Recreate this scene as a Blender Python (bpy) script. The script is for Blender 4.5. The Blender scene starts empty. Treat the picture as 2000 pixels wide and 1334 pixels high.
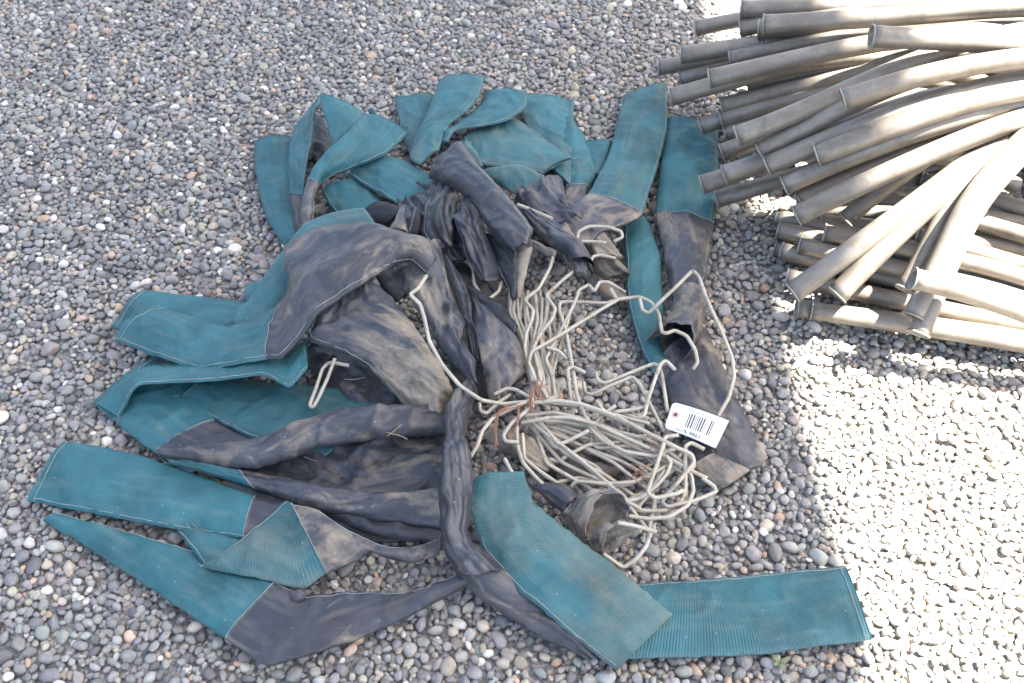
import bpy, bmesh, math, random
import numpy as np
from mathutils import Vector, noise, Matrix

random.seed(7); np.random.seed(7)
scene = bpy.context.scene
COL = scene.collection
R = math.radians

# ------------------------------------------------------------------ camera
CAM_H, PITCH, FPX, W0, H0 = 1.55, R(47.0), 2000.0, 2000.0, 1334.0
cd = bpy.data.cameras.new('camera'); cam = bpy.data.objects.new('camera', cd); COL.objects.link(cam)
cam.location = (0, 0, CAM_H); cam.rotation_euler = (R(90) - PITCH, 0, 0)
cd.sensor_width = 36.0; cd.lens = 36.0 * FPX / W0; cd.clip_start = 0.02; cd.clip_end = 2000
cd.dof.use_dof = True; cd.dof.focus_distance = 1.98; cd.dof.aperture_fstop = 5.0
scene.camera = cam
# ------------------------------------------------------------------ sky and sun
SUN_AZ, SUN_EL = R(8), R(64)                      # azimuth measured from +X towards +Y
sdir = Vector((math.cos(SUN_EL)*math.cos(SUN_AZ), math.cos(SUN_EL)*math.sin(SUN_AZ), math.sin(SUN_EL)))
world = bpy.data.worlds.new('World'); scene.world = world; world.use_nodes = True
wn = world.node_tree; wn.nodes.clear()
sky = wn.nodes.new('ShaderNodeTexSky'); sky.sky_type = 'NISHITA'; sky.sun_disc = False
sky.sun_elevation = SUN_EL; sky.sun_rotation = math.atan2(sdir.x, sdir.y)
sky.air_density = 1.0; sky.dust_density = 3.5; sky.ozone_density = 1.0
bg = wn.nodes.new('ShaderNodeBackground'); bg.inputs[1].default_value = 0.055
wo = wn.nodes.new('ShaderNodeOutputWorld')
wn.links.new(sky.outputs[0], bg.inputs[0]); wn.links.new(bg.outputs[0], wo.inputs[0])
sl = bpy.data.lights.new('sun', 'SUN'); sl.energy = 5.0; sl.angle = R(0.7); sl.color = (1, .95, .86)
so = bpy.data.objects.new('sun', sl); COL.objects.link(so); so.location = (4, 3, 6)
so.rotation_euler = sdir.to_track_quat('Z', 'Y').to_euler()
scene.view_settings.view_transform = 'Standard'; scene.view_settings.look = 'None'
scene.view_settings.gamma = 1.0; scene.view_settings.use_curve_mapping = False
scene.view_settings.exposure = 3.5
scene.render.engine = 'CYCLES'
scene.render.resolution_x = 1024; scene.render.resolution_y = 683
scene.cycles.max_bounces = 5; scene.cycles.diffuse_bounces = 3

# ------------------------------------------------------------------ pixel -> world at a known height
SP, CP = math.sin(PITCH), math.cos(PITCH)
def P(px, py, z=0.0):
    u = (px - W0/2) / FPX; v = (py - H0/2) / FPX
    d = (CAM_H - z) / (SP + v * CP)                # depth along the view axis
    return Vector((u * d, d * (CP - v * SP), z))
def crop(ox, oy, s):
    return lambda x, y: (ox + s*x, oy + s*y)
FULL = crop(0, 0, 1)
c1 = crop(1200, 0, .4); c2 = crop(1300, 350, .35); c3 = crop(800, 400, .35); c4 = crop(800, 700, .35)
c5 = crop(450, 120, .35); c6 = crop(150, 350, .35); c7 = crop(0, 780, .4)

# ------------------------------------------------------------------ materials
def new_mat(name):
    m = bpy.data.materials.new(name); m.use_nodes = True
    nt = m.node_tree; b = nt.nodes['Principled BSDF']
    return m, nt, b
def N(nt, t, **kw):
    n = nt.nodes.new(t)
    for k, v in kw.items(): setattr(n, k, v)
    return n
def L(nt, a, b): nt.links.new(a, b)
def ramp(nt, fac, stops):
    r = N(nt, 'ShaderNodeValToRGB'); e = r.color_ramp.elements
    while len(e) < len(stops): e.new(0.5)
    for i, (p, c) in enumerate(stops):
        e[i].position = p; e[i].color = (*c, 1) if len(c) == 3 else c
    L(nt, fac, r.inputs[0]); return r
def mixc(nt, fac, a, b, blend='MIX'):
    m = N(nt, 'ShaderNodeMix', data_type='RGBA', blend_type=blend)
    for sock, val in ((m.inputs[0], fac), (m.inputs[6], a), (m.inputs[7], b)):
        if hasattr(val, 'links') or isinstance(val, bpy.types.NodeSocket): L(nt, val, sock)
        else: sock.default_value = val if isinstance(val, (int, float)) else (*val, 1)
    return m.outputs[2]
def math_n(nt, op, a, b=None, clamp=False):
    m = N(nt, 'ShaderNodeMath', operation=op, use_clamp=clamp)
    for s, v in ((m.inputs[0], a), (m.inputs[1], b)):
        if v is None: continue
        if isinstance(v, bpy.types.NodeSocket): L(nt, v, s)
        else: s.default_value = v
    return m.outputs[0]
def tnoise(nt, vec, scale, detail=4, rough=.55, w=None):
    n = N(nt, 'ShaderNodeTexNoise', noise_dimensions='4D' if w is not None else '3D')
    n.inputs['Scale'].default_value = scale; n.inputs['Detail'].default_value = detail
    n.inputs['Roughness'].default_value = rough
    L(nt, vec, n.inputs['Vector'])
    if w is not None: L(nt, w, n.inputs['W'])
    return n.outputs[0]

def cloth_mat(name, c_lo, c_hi, dustcol, rib, rough, bump, gain, amt, wear_sheen):
    """object colour: R = how dusty, G = brightness of the cloth"""
    m, nt, b = new_mat(name)
    tc = N(nt, 'ShaderNodeTexCoord'); oi = N(nt, 'ShaderNodeObjectInfo')
    sep = N(nt, 'ShaderNodeSeparateColor'); L(nt, oi.outputs['Color'], sep.inputs[0])
    uv = tc.outputs['UV']; rnd = math_n(nt, 'MULTIPLY', oi.outputs['Random'], 40.0)
    n1 = tnoise(nt, uv, 9, 5, .6, rnd)
    col = ramp(nt, n1, [(.32, c_lo), (.66, c_hi)]).outputs[0]
    # rubbed streaks along the cloth
    mp = N(nt, 'ShaderNodeMapping'); mp.inputs['Scale'].default_value = (60, 8, 1); L(nt, uv, mp.inputs[0])
    n2 = tnoise(nt, mp.outputs[0], 1.0, 4, .6, rnd)
    f2 = ramp(nt, n2, [(.5, (0, 0, 0)), (.8, (1, 1, 1))]).outputs[0]
    col = mixc(nt, math_n(nt, 'MULTIPLY', f2, .22), col, dustcol)
    # dust patches, more of them where the thing is dusty
    wp = N(nt, 'ShaderNodeMapping'); wp.inputs['Scale'].default_value = (19, 8, 1); L(nt, uv, wp.inputs[0])
    wn2 = N(nt, 'ShaderNodeTexNoise'); wn2.inputs['Scale'].default_value = 7; wn2.inputs['Detail'].default_value = 3; L(nt, uv, wn2.inputs['Vector'])
    wm = N(nt, 'ShaderNodeVectorMath', operation='MULTIPLY_ADD'); L(nt, wn2.outputs['Color'], wm.inputs[0]); wm.inputs[1].default_value = (1.6, 1.6, 0); L(nt, wp.outputs[0], wm.inputs[2])
    n3 = tnoise(nt, wm.outputs[0], 1.0, 9, .66, math_n(nt, 'ADD', rnd, 7.3))
    at = N(nt, 'ShaderNodeAttribute', attribute_name='dst')
    dd = math_n(nt, 'ADD', sep.outputs[0], at.outputs['Fac'])
    th = math_n(nt, 'SUBTRACT', math_n(nt, 'ADD', n3, math_n(nt, 'MULTIPLY', dd, .50)), .645)
    df = math_n(nt, 'MULTIPLY', th, gain, True)
    n4 = tnoise(nt, uv, 120, 3, .7, rnd)
    df = math_n(nt, 'MULTIPLY', df, math_n(nt, 'ADD', math_n(nt, 'MULTIPLY', n4, 1.1), .25), True)
    dn = ramp(nt, tnoise(nt, uv, 25, 4, .6, rnd), [(.3, tuple(c*.72 for c in dustcol)), (.7, dustcol)]).outputs[0]
    col = mixc(nt, math_n(nt, 'MULTIPLY', df, amt), col, dn)
    ge = N(nt, 'ShaderNodeNewGeometry')                    # rubbed, dusty ridges of the folds, their sheen painted in as well
    pw = ramp(nt, ge.outputs['Pointiness'], [(.50, (0, 0, 0)), (.56, (1, 1, 1))]).outputs[0]
    col = mixc(nt, math_n(nt, 'MULTIPLY', math_n(nt, 'MULTIPLY', pw, n4), .45), col, wear_sheen)
    # pale flecks
    vo = N(nt, 'ShaderNodeTexVoronoi'); vo.inputs['Scale'].default_value = 38; L(nt, uv, vo.inputs['Vector'])
    fl = math_n(nt, 'LESS_THAN', vo.outputs['Distance'], .045)
    col = mixc(nt, math_n(nt, 'MULTIPLY', fl, .5), col, (.5, .5, .47))
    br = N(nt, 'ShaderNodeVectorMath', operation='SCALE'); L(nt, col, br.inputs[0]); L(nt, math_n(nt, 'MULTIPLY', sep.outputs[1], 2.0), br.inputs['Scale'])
    L(nt, br.outputs[0], b.inputs['Base Color'])
    b.inputs['Specular IOR Level'].default_value = .5
    L(nt, math_n(nt, 'ADD', math_n(nt, 'MULTIPLY', df, .35), rough, True), b.inputs['Roughness'])
    su = N(nt, 'ShaderNodeSeparateXYZ'); L(nt, uv, su.inputs[0])
    sv = math_n(nt, 'SINE', math_n(nt, 'MULTIPLY', su.outputs[1], 2*math.pi/.0045))
    h = math_n(nt, 'ADD', math_n(nt, 'MULTIPLY', math_n(nt, 'MULTIPLY', sv, rib), sep.outputs[2]), math_n(nt, 'MULTIPLY', tnoise(nt, uv, 60, 5, .65, rnd), bump))
    bp = N(nt, 'ShaderNodeBump'); bp.inputs['Strength'].default_value = .8; bp.inputs['Distance'].default_value = .004
    L(nt, h, bp.inputs['Height']); L(nt, bp.outputs[0], b.inputs['Normal'])
    return m
M_GREEN = cloth_mat('teal_woven_cloth', (.009, .066, .076), (.028, .138, .152), (.29, .26, .18), .11, .62, .8, 3.0, .55, (.20, .27, .26))
M_GREY = cloth_mat('grey_coated_cloth', (.020, .021, .025), (.054, .055, .064), (.43, .345, .235), .03, .40, .9, 7.0, .8, (.26, .26, .27))

def simple_mat(name, a, b_, scale, rough, metal=0.0, bump=0.0, coord='Object', spot=None):
    m, nt, b = new_mat(name)
    tc = N(nt, 'ShaderNodeTexCoord'); oi = N(nt, 'ShaderNodeObjectInfo')
    rnd = math_n(nt, 'MULTIPLY', oi.outputs['Random'], 30.0)
    n = tnoise(nt, tc.outputs[coord], scale, 5, .6, rnd)
    col = ramp(nt, n, [(.3, a), (.7, b_)]).outputs[0]
    if spot:
        n2 = tnoise(nt, tc.outputs[coord], scale*2.7, 5, .65, math_n(nt, 'ADD', rnd, 3.0))
        f = ramp(nt, n2, [(spot[0], (0, 0, 0)), (spot[0]+.12, (1, 1, 1))]).outputs[0]
        col = mixc(nt, math_n(nt, 'MULTIPLY', f, .8), col, spot[1])
    L(nt, col, b.inputs['Base Color'])
    b.inputs['Roughness'].default_value = rough; b.inputs['Metallic'].default_value = metal
    if bump:
        bp = N(nt, 'ShaderNodeBump'); bp.inputs['Strength'].default_value = bump; bp.inputs['Distance'].default_value = .002
        L(nt, tnoise(nt, tc.outputs[coord], scale*6, 4), bp.inputs['Height']); L(nt, bp.outputs[0], b.inputs['Normal'])
    return m
M_WIRE = simple_mat('dull_galvanised_wire', (.32, .275, .20), (.53, .475, .375), 22, .55, .1, .25, spot=(.56, (.22, .15, .09)))
M_THREAD = simple_mat('pale_thread', (.20, .23, .21), (.42, .43, .39), 30, .9)
M_TWINE = simple_mat('orange_twine', (.22, .09, .05), (.36, .19, .12), 60, .9)
M_CARD = simple_mat('white_card', (.74, .75, .76), (.80, .80, .80), 20, .7)
M_INK = simple_mat('grey_black_ink', (.03, .03, .04), (.06, .06, .07), 50, .7)
M_INKPALE = simple_mat('pale_print', (.12, .13, .16), (.20, .22, .25), 50, .7)
M_RING = simple_mat('reddish_card_ring', (.45, .27, .24), (.58, .38, .33), 80, .8)
M_LEAF = simple_mat('seedling_leaf', (.12, .15, .07), (.19, .23, .12), 60, .6)
M_STRAW = simple_mat('dry_straw', (.30, .22, .12), (.46, .36, .22), 40, .9)
M_ROOF = simple_mat('painted_steel_roof', (.30, .30, .30), (.36, .36, .35), 3, .5, .2)
M_POST = simple_mat('weathered_post', (.22, .19, .16), (.30, .27, .23), 6, .8)

# aluminium tubes: streaky dull oxide, UV x = round the tube, y = along it
def tube_mat():
    m, nt, b = new_mat('oxidised_aluminium')
    tc = N(nt, 'ShaderNodeTexCoord'); oi = N(nt, 'ShaderNodeObjectInfo')
    rnd = math_n(nt, 'MULTIPLY', oi.outputs['Random'], 50.0)
    mp = N(nt, 'ShaderNodeMapping'); mp.inputs['Scale'].default_value = (22, 9, 1); L(nt, tc.outputs['UV'], mp.inputs[0])
    n = tnoise(nt, mp.outputs[0], 1.2, 6, .6, rnd)
    col = ramp(nt, n, [(.25, (.150, .128, .102)), (.5, (.212, .186, .152)), (.78, (.31, .280, .238))]).outputs[0]
    n2 = tnoise(nt, tc.outputs['UV'], 55, 5, .7, rnd)
    f = ramp(nt, n2, [(.56, (0, 0, 0)), (.74, (1, 1, 1))]).outputs[0]
    col = mixc(nt, math_n(nt, 'MULTIPLY', f, .4), col, (.38, .36, .33))
    n3 = tnoise(nt, tc.outputs['UV'], 18, 7, .68, math_n(nt, 'ADD', rnd, 5.0))
    f3 = ramp(nt, n3, [(.52, (0, 0, 0)), (.68, (1, 1, 1))]).outputs[0]
    col = mixc(nt, math_n(nt, 'MULTIPLY', f3, .65), col, (.105, .082, .060))
    L(nt, col, b.inputs['Base Color'])
    L(nt, ramp(nt, n, [(.2, (.58,)*3), (.8, (.40,)*3)]).outputs[0], b.inputs['Roughness'])
    b.inputs['Metallic'].default_value = .4
    bp = N(nt, 'ShaderNodeBump'); bp.inputs['Strength'].default_value = .25; bp.inputs['Distance'].default_value = .001
    L(nt, n2, bp.inputs['Height']); L(nt, bp.outputs[0], b.inputs['Normal'])
    return m
M_TUBE = tube_mat()
M_RIM = simple_mat('worn_rim', (.15, .145, .13), (.30, .295, .27), 40, .5, .3)

def pebble_mat(name, instanced):
    m, nt, b = new_mat(name)
    tc = N(nt, 'ShaderNodeTexCoord'); oi = N(nt, 'ShaderNodeObjectInfo')
    if instanced:
        a = N(nt, 'ShaderNodeAttribute', attribute_type='INSTANCER', attribute_name='pcol'); c = a.outputs['Color']
    else: c = oi.outputs['Color']
    rnd = math_n(nt, 'MULTIPLY', oi.outputs['Random'], 90.0)
    n = tnoise(nt, tc.outputs['Object'], 1.6, 6, .65, rnd)
    v = ramp(nt, n, [(.25, (.68,)*3), (.75, (1.25,)*3)]).outputs[0]
    col = mixc(nt, 1.0, c, v, 'MULTIPLY')
    n2 = tnoise(nt, tc.outputs['Object'], 9, 3, .7, rnd)
    f = ramp(nt, n2, [(.58, (0, 0, 0)), (.75, (1, 1, 1))]).outputs[0]
    col = mixc(nt, math_n(nt, 'MULTIPLY', f, .28), col, (.45, .42, .37))
    L(nt, col, b.inputs['Base Color']); b.inputs['Roughness'].default_value = .72
    b.inputs['Specular IOR Level'].default_value = .35
    bp = N(nt, 'ShaderNodeBump'); bp.inputs['Strength'].default_value = .35; bp.inputs['Distance'].default_value = .1
    L(nt, n2, bp.inputs['Height']); L(nt, bp.outputs[0], b.inputs['Normal'])
    return m
M_PEB_I = pebble_mat('river_pebble_bed', True); M_PEB_O = pebble_mat('river_pebble', False)

def ground_mat():
    m, nt, b = new_mat('far_gravel')
    tc = N(nt, 'ShaderNodeTexCoord')
    vo = N(nt, 'ShaderNodeTexVoronoi'); vo.inputs['Scale'].default_value = 135; L(nt, tc.outputs['Object'], vo.inputs['Vector'])
    sp = N(nt, 'ShaderNodeSeparateColor'); L(nt, vo.outputs['Color'], sp.inputs[0])
    col = ramp(nt, sp.outputs[0], [(0, (.16, .155, .15)), (.45, (.24, .232, .22)), (.7, (.30, .28, .255)), (.9, (.38, .32, .26)), (1, (.5, .48, .45))]).outputs[0]
    L(nt, col, b.inputs['Base Color']); b.inputs['Roughness'].default_value = .8
    bp = N(nt, 'ShaderNodeBump', invert=True); bp.inputs['Strength'].default_value = 1; bp.inputs['Distance'].default_value = .006
    L(nt, vo.outputs['Distance'], bp.inputs['Height']); L(nt, bp.outputs[0], b.inputs['Normal'])
    return m
M_GROUND = ground_mat()

# ------------------------------------------------------------------ helpers for things and meshes
def thing(name, label, cat, base, group=None):
    o = bpy.data.objects.new(name, None); COL.objects.link(o); o.location = base
    o.empty_display_size = .03
    o['label'] = label; o['category'] = cat
    if group: o['group'] = group
    return o
def link_mesh(name, verts, faces, mat, parent=None, uvs=None, smooth=True, color=None):
    """verts in world space; stored relative to the parent's base"""
    base = Vector(parent.location) if parent else Vector((0, 0, 0))
    if parent and parent.parent: base = base + Vector(parent.parent.location)
    me = bpy.data.meshes.new(name)
    me.from_pydata([tuple(Vector(v) - base) for v in verts], [], faces)
    if smooth: me.polygons.foreach_set('use_smooth', [True]*len(me.polygons))
    if uvs is not None:
        ul = me.uv_layers.new(name='UVMap')
        idx = np.empty(len(me.loops), dtype=np.int32); me.loops.foreach_get('vertex_index', idx)
        ul.data.foreach_set('uv', np.asarray(uvs, dtype=np.float32)[idx].ravel())
    me.materials.append(mat); me.update()
    o = bpy.data.objects.new(name, me); COL.objects.link(o)
    if parent: o.parent = parent
    if color: o.color = color
    return o
def chaikin(pts, it=3):
    pts = [Vector(p) for p in pts]
    for _ in range(it):
        out = [pts[0]]
        for a, b in zip(pts[:-1], pts[1:]):
            out += [a*.75 + b*.25, a*.25 + b*.75]
        out.append(pts[-1]); pts = out
    return pts
def resample(pts, step):
    d = [0]
    for a, b in zip(pts[:-1], pts[1:]): d.append(d[-1] + (b-a).length)
    n = max(2, int(d[-1]/step) + 1); out = []; j = 0
    for i in range(n):
        t = d[-1]*i/(n-1)
        while j < len(d)-2 and d[j+1] < t: j += 1
        k = (t-d[j])/max(1e-9, d[j+1]-d[j]); out.append(pts[j].lerp(pts[j+1], min(1, max(0, k))))
    return out
def frames(pts):
    T = []
    for i in range(len(pts)):
        t = pts[min(i+1, len(pts)-1)] - pts[max(i-1, 0)]
        T.append(t.normalized() if t.length > 1e-9 else Vector((1, 0, 0)))
    n = T[0].orthogonal().normalized(); out = []
    for t in T:
        n = (n - t*n.dot(t)).normalized(); out.append((t, n, t.cross(n)))
    return out
def rod(name, pts, rad, mat, parent, sides=8, smooth=True):
    """solid round rod along a polyline, capped"""
    fr = frames(pts); V = []; F = []
    for p, (t, n, b) in zip(pts, fr):
        for k in range(sides):
            a = 2*math.pi*k/sides; V.append(p + (n*math.cos(a) + b*math.sin(a))*rad)
    for i in range(len(pts)-1):
        for k in range(sides):
            a = i*sides+k; c = i*sides+(k+1) % sides
            F.append((a, c, c+sides, a+sides))
    F.append(tuple(range(sides-1, -1, -1))); F.append(tuple(range(len(V)-sides, len(V))))
    return link_mesh(name, V, F, mat, parent, smooth=smooth)

# ------------------------------------------------------------------ GROUND: gravel bed
def build_ground():
    g = bpy.data.meshes.new('ground'); s = 400
    g.from_pydata([(-s, -s, -.0145), (s, -s, -.0145), (s, s, -.0145), (-s, s, -.0145)], [], [(0, 1, 2, 3)])
    g.materials.append(M_GROUND)
    go = bpy.data.objects.new('ground', g); COL.objects.link(go); go['kind'] = 'structure'
    # base pebble shapes (unit size, about 1 across)
    rng = np.random.RandomState(3); bases = []
    for k in range(12):
        bm = bmesh.new(); bmesh.ops.create_icosphere(bm, subdivisions=3 if k < 12 else 2, radius=.5)
        off = Vector(rng.uniform(-50, 50, 3)); ang = k % 3
        planes = [(Vector(rng.normal(size=3)).normalized(), rng.uniform(.36, .46)) for _ in range(3 + 4*(ang == 2))]
        for v in bm.verts:
            c = v.co.copy()
            c *= 1 + .22*noise.noise(c*2.2 + off) + .07*noise.noise(c*5 + off)
            for pn, pd in planes:                       # flattened, water-worn facets
                e = c.dot(pn) - pd
                if e > 0: c -= pn*e*(.85 if ang == 2 else .6)
            v.co = c
        me = bpy.data.meshes.new('pebble'); bm.to_mesh(me); bm.free()
        me.polygons.foreach_set('use_smooth', [True]*len(me.polygons)); me.materials.append(M_PEB_I)
        bases.append(me)
    # drop ellipsoids one by one onto a height map, each rolling to the lowest of a few spots
    x0, x1, y0, y1, cs = -2.5, 2.5, .25, 3.55, .0035
    nx, ny = int((x1-x0)/cs), int((y1-y0)/cs)
    hm = np.full((nx, ny), -.030, dtype=np.float32)
    def inside(x, y): return abs(x) < 1.22 + .40*(y - .3)
    pts = []; NP = 150000
    X = rng.uniform(x0+.05, x1-.05, NP*2); Y = rng.uniform(y0+.05, y1-.05, NP*2)
    keep = np.abs(X) < 1.22 + .40*(Y-.3); X = X[keep]; Y = Y[keep]
    NPK = len(X)
    dia = np.clip(rng.lognormal(math.log(.0152), .30, NPK), .008, .034)
    dia[int(NPK*.62):] = np.clip(rng.lognormal(math.log(.0108), .25, NPK-int(NPK*.62)), .006, .020)   # smaller stones settle into the gaps
    asp = rng.uniform(.55, 1.0, NPK); fl = rng.uniform(.45, .8, NPK); yaw = rng.uniform(0, math.pi, NPK)
    cache = {}
    for i in range(NPK):
        a = dia[i]/2*1.12; b = a*asp[i]; c = a*fl[i]
        key = (int(dia[i]*1500), int(asp[i]*8), int(fl[i]*8), int(yaw[i]*4))
        if key not in cache:
            r = int(a/cs)+1; gx, gy = np.meshgrid(np.arange(-r, r+1)*cs, np.arange(-r, r+1)*cs, indexing='ij')
            ca, sa = math.cos(yaw[i]), math.sin(yaw[i])
            q = ((gx*ca+gy*sa)/a)**2 + ((-gx*sa+gy*ca)/b)**2
            ok = q < 1; pr = np.where(ok, c*np.sqrt(np.clip(1-q, 0, 1)), -9).astype(np.float32)
            cache[key] = (r, pr)
        r, pr = cache[key]; best = None
        px, py = X[i], Y[i]
        for k in range(6):
            qx = px + (rng.uniform(-.014, .014) if k else 0); qy = py + (rng.uniform(-.014, .014) if k else 0)
            ix = int((qx-x0)/cs); iy = int((qy-y0)/cs)
            if ix < r or iy < r or ix >= nx-r or iy >= ny-r: continue
            z = float((hm[ix-r:ix+r+1, iy-r:iy+r+1] + pr).max())
            if best is None or z < best[0]: best = (z, qx, qy, ix, iy)
        if best is None: continue
        z, qx, qy, ix, iy = best
        if z > .012: continue
        sub = hm[ix-r:ix+r+1, iy-r:iy+r+1]; np.maximum(sub, z + pr, out=sub)
        pts.append((qx, qy, z, 2*a, 2*b, 2*c, yaw[i]))
    pts = np.array(pts)
    iny = (np.abs(((np.arange(nx)+.5)*cs+x0))[:, None] < 1.0 + .4*(((np.arange(ny)+.5)*cs+y0)[None, :]-.3))
    pts[:, 2] -= np.percentile(hm[iny], 93) - .001
    n = len(pts)
    # colours: grey-blue slates mostly, some tan, pinkish and whitish stones
    pal = [((.265, .262, .262), .28), ((.33, .325, .312), .27), ((.185, .184, .186), .09), ((.315, .285, .268), .12),
           ((.44, .395, .325), .11), ((.50, .37, .28), .03), ((.62, .60, .56), .06), ((.35, .355, .33), .05)]
    pr = np.array([p for _, p in pal]); pr /= pr.sum(); ci = rng.choice(len(pal), n, p=pr)
    cols = np.array([c for c, _ in pal])[ci] * rng.uniform(.82, 1.25, (n, 1)) * rng.uniform(.96, 1.04, (n, 3)) * np.array([1.05, 1.0, .91])
    rot = np.stack([rng.normal(0, .25, n), rng.normal(0, .25, n), pts[:, 6]], 1)
    scl = pts[:, 3:6]*1.04; idx = rng.randint(0, len(bases), n)
    # the 300 that show largest become pieces of their own
    d = np.sqrt(pts[:, 0]**2 + pts[:, 1]**2 + (CAM_H-pts[:, 2])**2)
    dep = pts[:, 1]*CP + (CAM_H-pts[:, 2])*SP
    u = pts[:, 0]/dep*FPX + 1000; v = (-(pts[:, 1]*SP) + (CAM_H-pts[:, 2])*CP)/dep*FPX + 667
    vis = (u > 10) & (u < 1990) & (v > 900) & (v < 1325) & (pts[:, 2]+scl[:, 2]*.5 > -.001)
    inpile = ((v < 1010 + (u-60)*.62) & (u < 560) & (v > 850)) | ((u > 440) & (u < 930) & (v < 1250)) | ((u > 900) & (u < 1320) & (v < 1290)) | ((u >= 1200) & (u < 1700) & (v > 1110) & (v < 1285)) | ((u > 1300) & (u < 1500) & (v < 960))
    size = np.where(vis & ~inpile, scl[:, 0]*scl[:, 1]/d**2, 0)
    top = set(np.argsort(-size)[:300].tolist())
    for j in sorted(top):
        o = bpy.data.objects.new('pebble', bases[idx[j]]); COL.objects.link(o); o.parent = go
        o.location = pts[j, :3]; o.rotation_euler = rot[j]; o.scale = scl[j]
        o.material_slots[0].link = 'OBJECT'; o.material_slots[0].material = M_PEB_O
        o.color = (*cols[j], 1)
    rest = np.array([j for j in range(n) if j not in top])
    me = bpy.data.meshes.new('gravel_points'); me.vertices.add(len(rest)); me.vertices.foreach_set('co', pts[rest, :3].astype(np.float32).ravel())
    for nm, ty, arr, f in (('prot', 'FLOAT_VECTOR', rot[rest], 'vector'), ('pscl', 'FLOAT_VECTOR', scl[rest], 'vector')):
        at = me.attributes.new(nm, ty, 'POINT'); at.data.foreach_set(f, arr.astype(np.float32).ravel())
    at = me.attributes.new('pidx', 'INT', 'POINT'); at.data.foreach_set('value', idx[rest].astype(np.int32))
    at = me.attributes.new('pcol', 'FLOAT_COLOR', 'POINT')
    at.data.foreach_set('color', np.concatenate([cols[rest], np.ones((len(rest), 1))], 1).astype(np.float32).ravel())
    gv = bpy.data.objects.new('gravel', me); COL.objects.link(gv)
    gv['kind'] = 'stuff'; gv['label'] = 'bed of small rounded grey river gravel covering the ground'; gv['category'] = 'gravel'
    bc = bpy.data.collections.new('pebble_shapes')
    for k, b in enumerate(bases):
        bo = bpy.data.objects.new('pebble_shape_%02d' % k, b); bc.objects.link(bo)
    ng = bpy.data.node_groups.new('gravel_scatter', 'GeometryNodeTree')
    ng.interface.new_socket('Geometry', in_out='INPUT', socket_type='NodeSocketGeometry')
    ng.interface.new_socket('Geometry', in_out='OUTPUT', socket_type='NodeSocketGeometry')
    gi = ng.nodes.new('NodeGroupInput'); gout = ng.nodes.new('NodeGroupOutput')
    m2p = ng.nodes.new('GeometryNodeMeshToPoints'); iop = ng.nodes.new('GeometryNodeInstanceOnPoints')
    ci_ = ng.nodes.new('GeometryNodeCollectionInfo'); ci_.inputs[0].default_value = bc
    ci_.inputs['Separate Children'].default_value = True; ci_.inputs['Reset Children'].default_value = True
    def na(nm, dt):
        a = ng.nodes.new('GeometryNodeInputNamedAttribute'); a.data_type = dt; a.inputs[0].default_value = nm; return a.outputs[0]
    iop.inputs['Pick Instance'].default_value = True
    ng.links.new(gi.outputs[0], m2p.inputs[0]); ng.links.new(m2p.outputs[0], iop.inputs['Points'])
    ng.links.new(ci_.outputs[0], iop.inputs['Instance']); ng.links.new(na('pidx', 'INT'), iop.inputs['Instance Index'])
    e2r = ng.nodes.new('FunctionNodeEulerToRotation'); ng.links.new(na('prot', 'FLOAT_VECTOR'), e2r.inputs[0])
    ng.links.new(e2r.outputs[0], iop.inputs['Rotation']); ng.links.new(na('pscl', 'FLOAT_VECTOR'), iop.inputs['Scale'])
    ng.links.new(iop.outputs[0], gout.inputs[0])
    md = gv.modifiers.new('scatter', 'NODES'); md.node_group = ng
    return bases
PEB = build_ground()

# ------------------------------------------------------------------ canopy overhead that shades the heap (out of frame)
def build_canopy():
    H = 4.4; X1 = .585 + H*math.cos(SUN_AZ)/math.tan(SUN_EL); X0 = X1 - 3.0; Y0, Y1 = -.4, 5.6
    roof = thing('shed_canopy', 'corrugated steel canopy roof on posts above the gravel yard', 'canopy', (X0, Y0, 0))
    roof['kind'] = 'structure'
    V = []; F = []; n = 90
    for i in range(n+1):
        x = X0 + (X1-X0)*i/n; z = H + .012*math.sin(i*math.pi/3)
        for y in (Y0, Y1):
            V += [(x, y, z), (x, y, z+.004)]
    for i in range(n):
        a = i*4; b = a+4
        F += [(a, b, b+2, a+2), (a+1, a+3, b+3, b+1), (a, a+1, b+1, b), (a+2, b+2, b+3, a+3)]
    F += [(0, 2, 3, 1), (n*4, n*4+1, n*4+3, n*4+2)]
    link_mesh('roof_sheet', V, F, M_ROOF, roof)
    for x, y in ((X1-.1, Y0+.1), (X0+.1, Y1-.1), (X1-.1, Y1-.1)):     # the fourth corner is cantilevered
        rod('post', [Vector((x, y, -.03)), Vector((x, y, H-.01))], .05, M_POST, roof, 12)
build_canopy()

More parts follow.
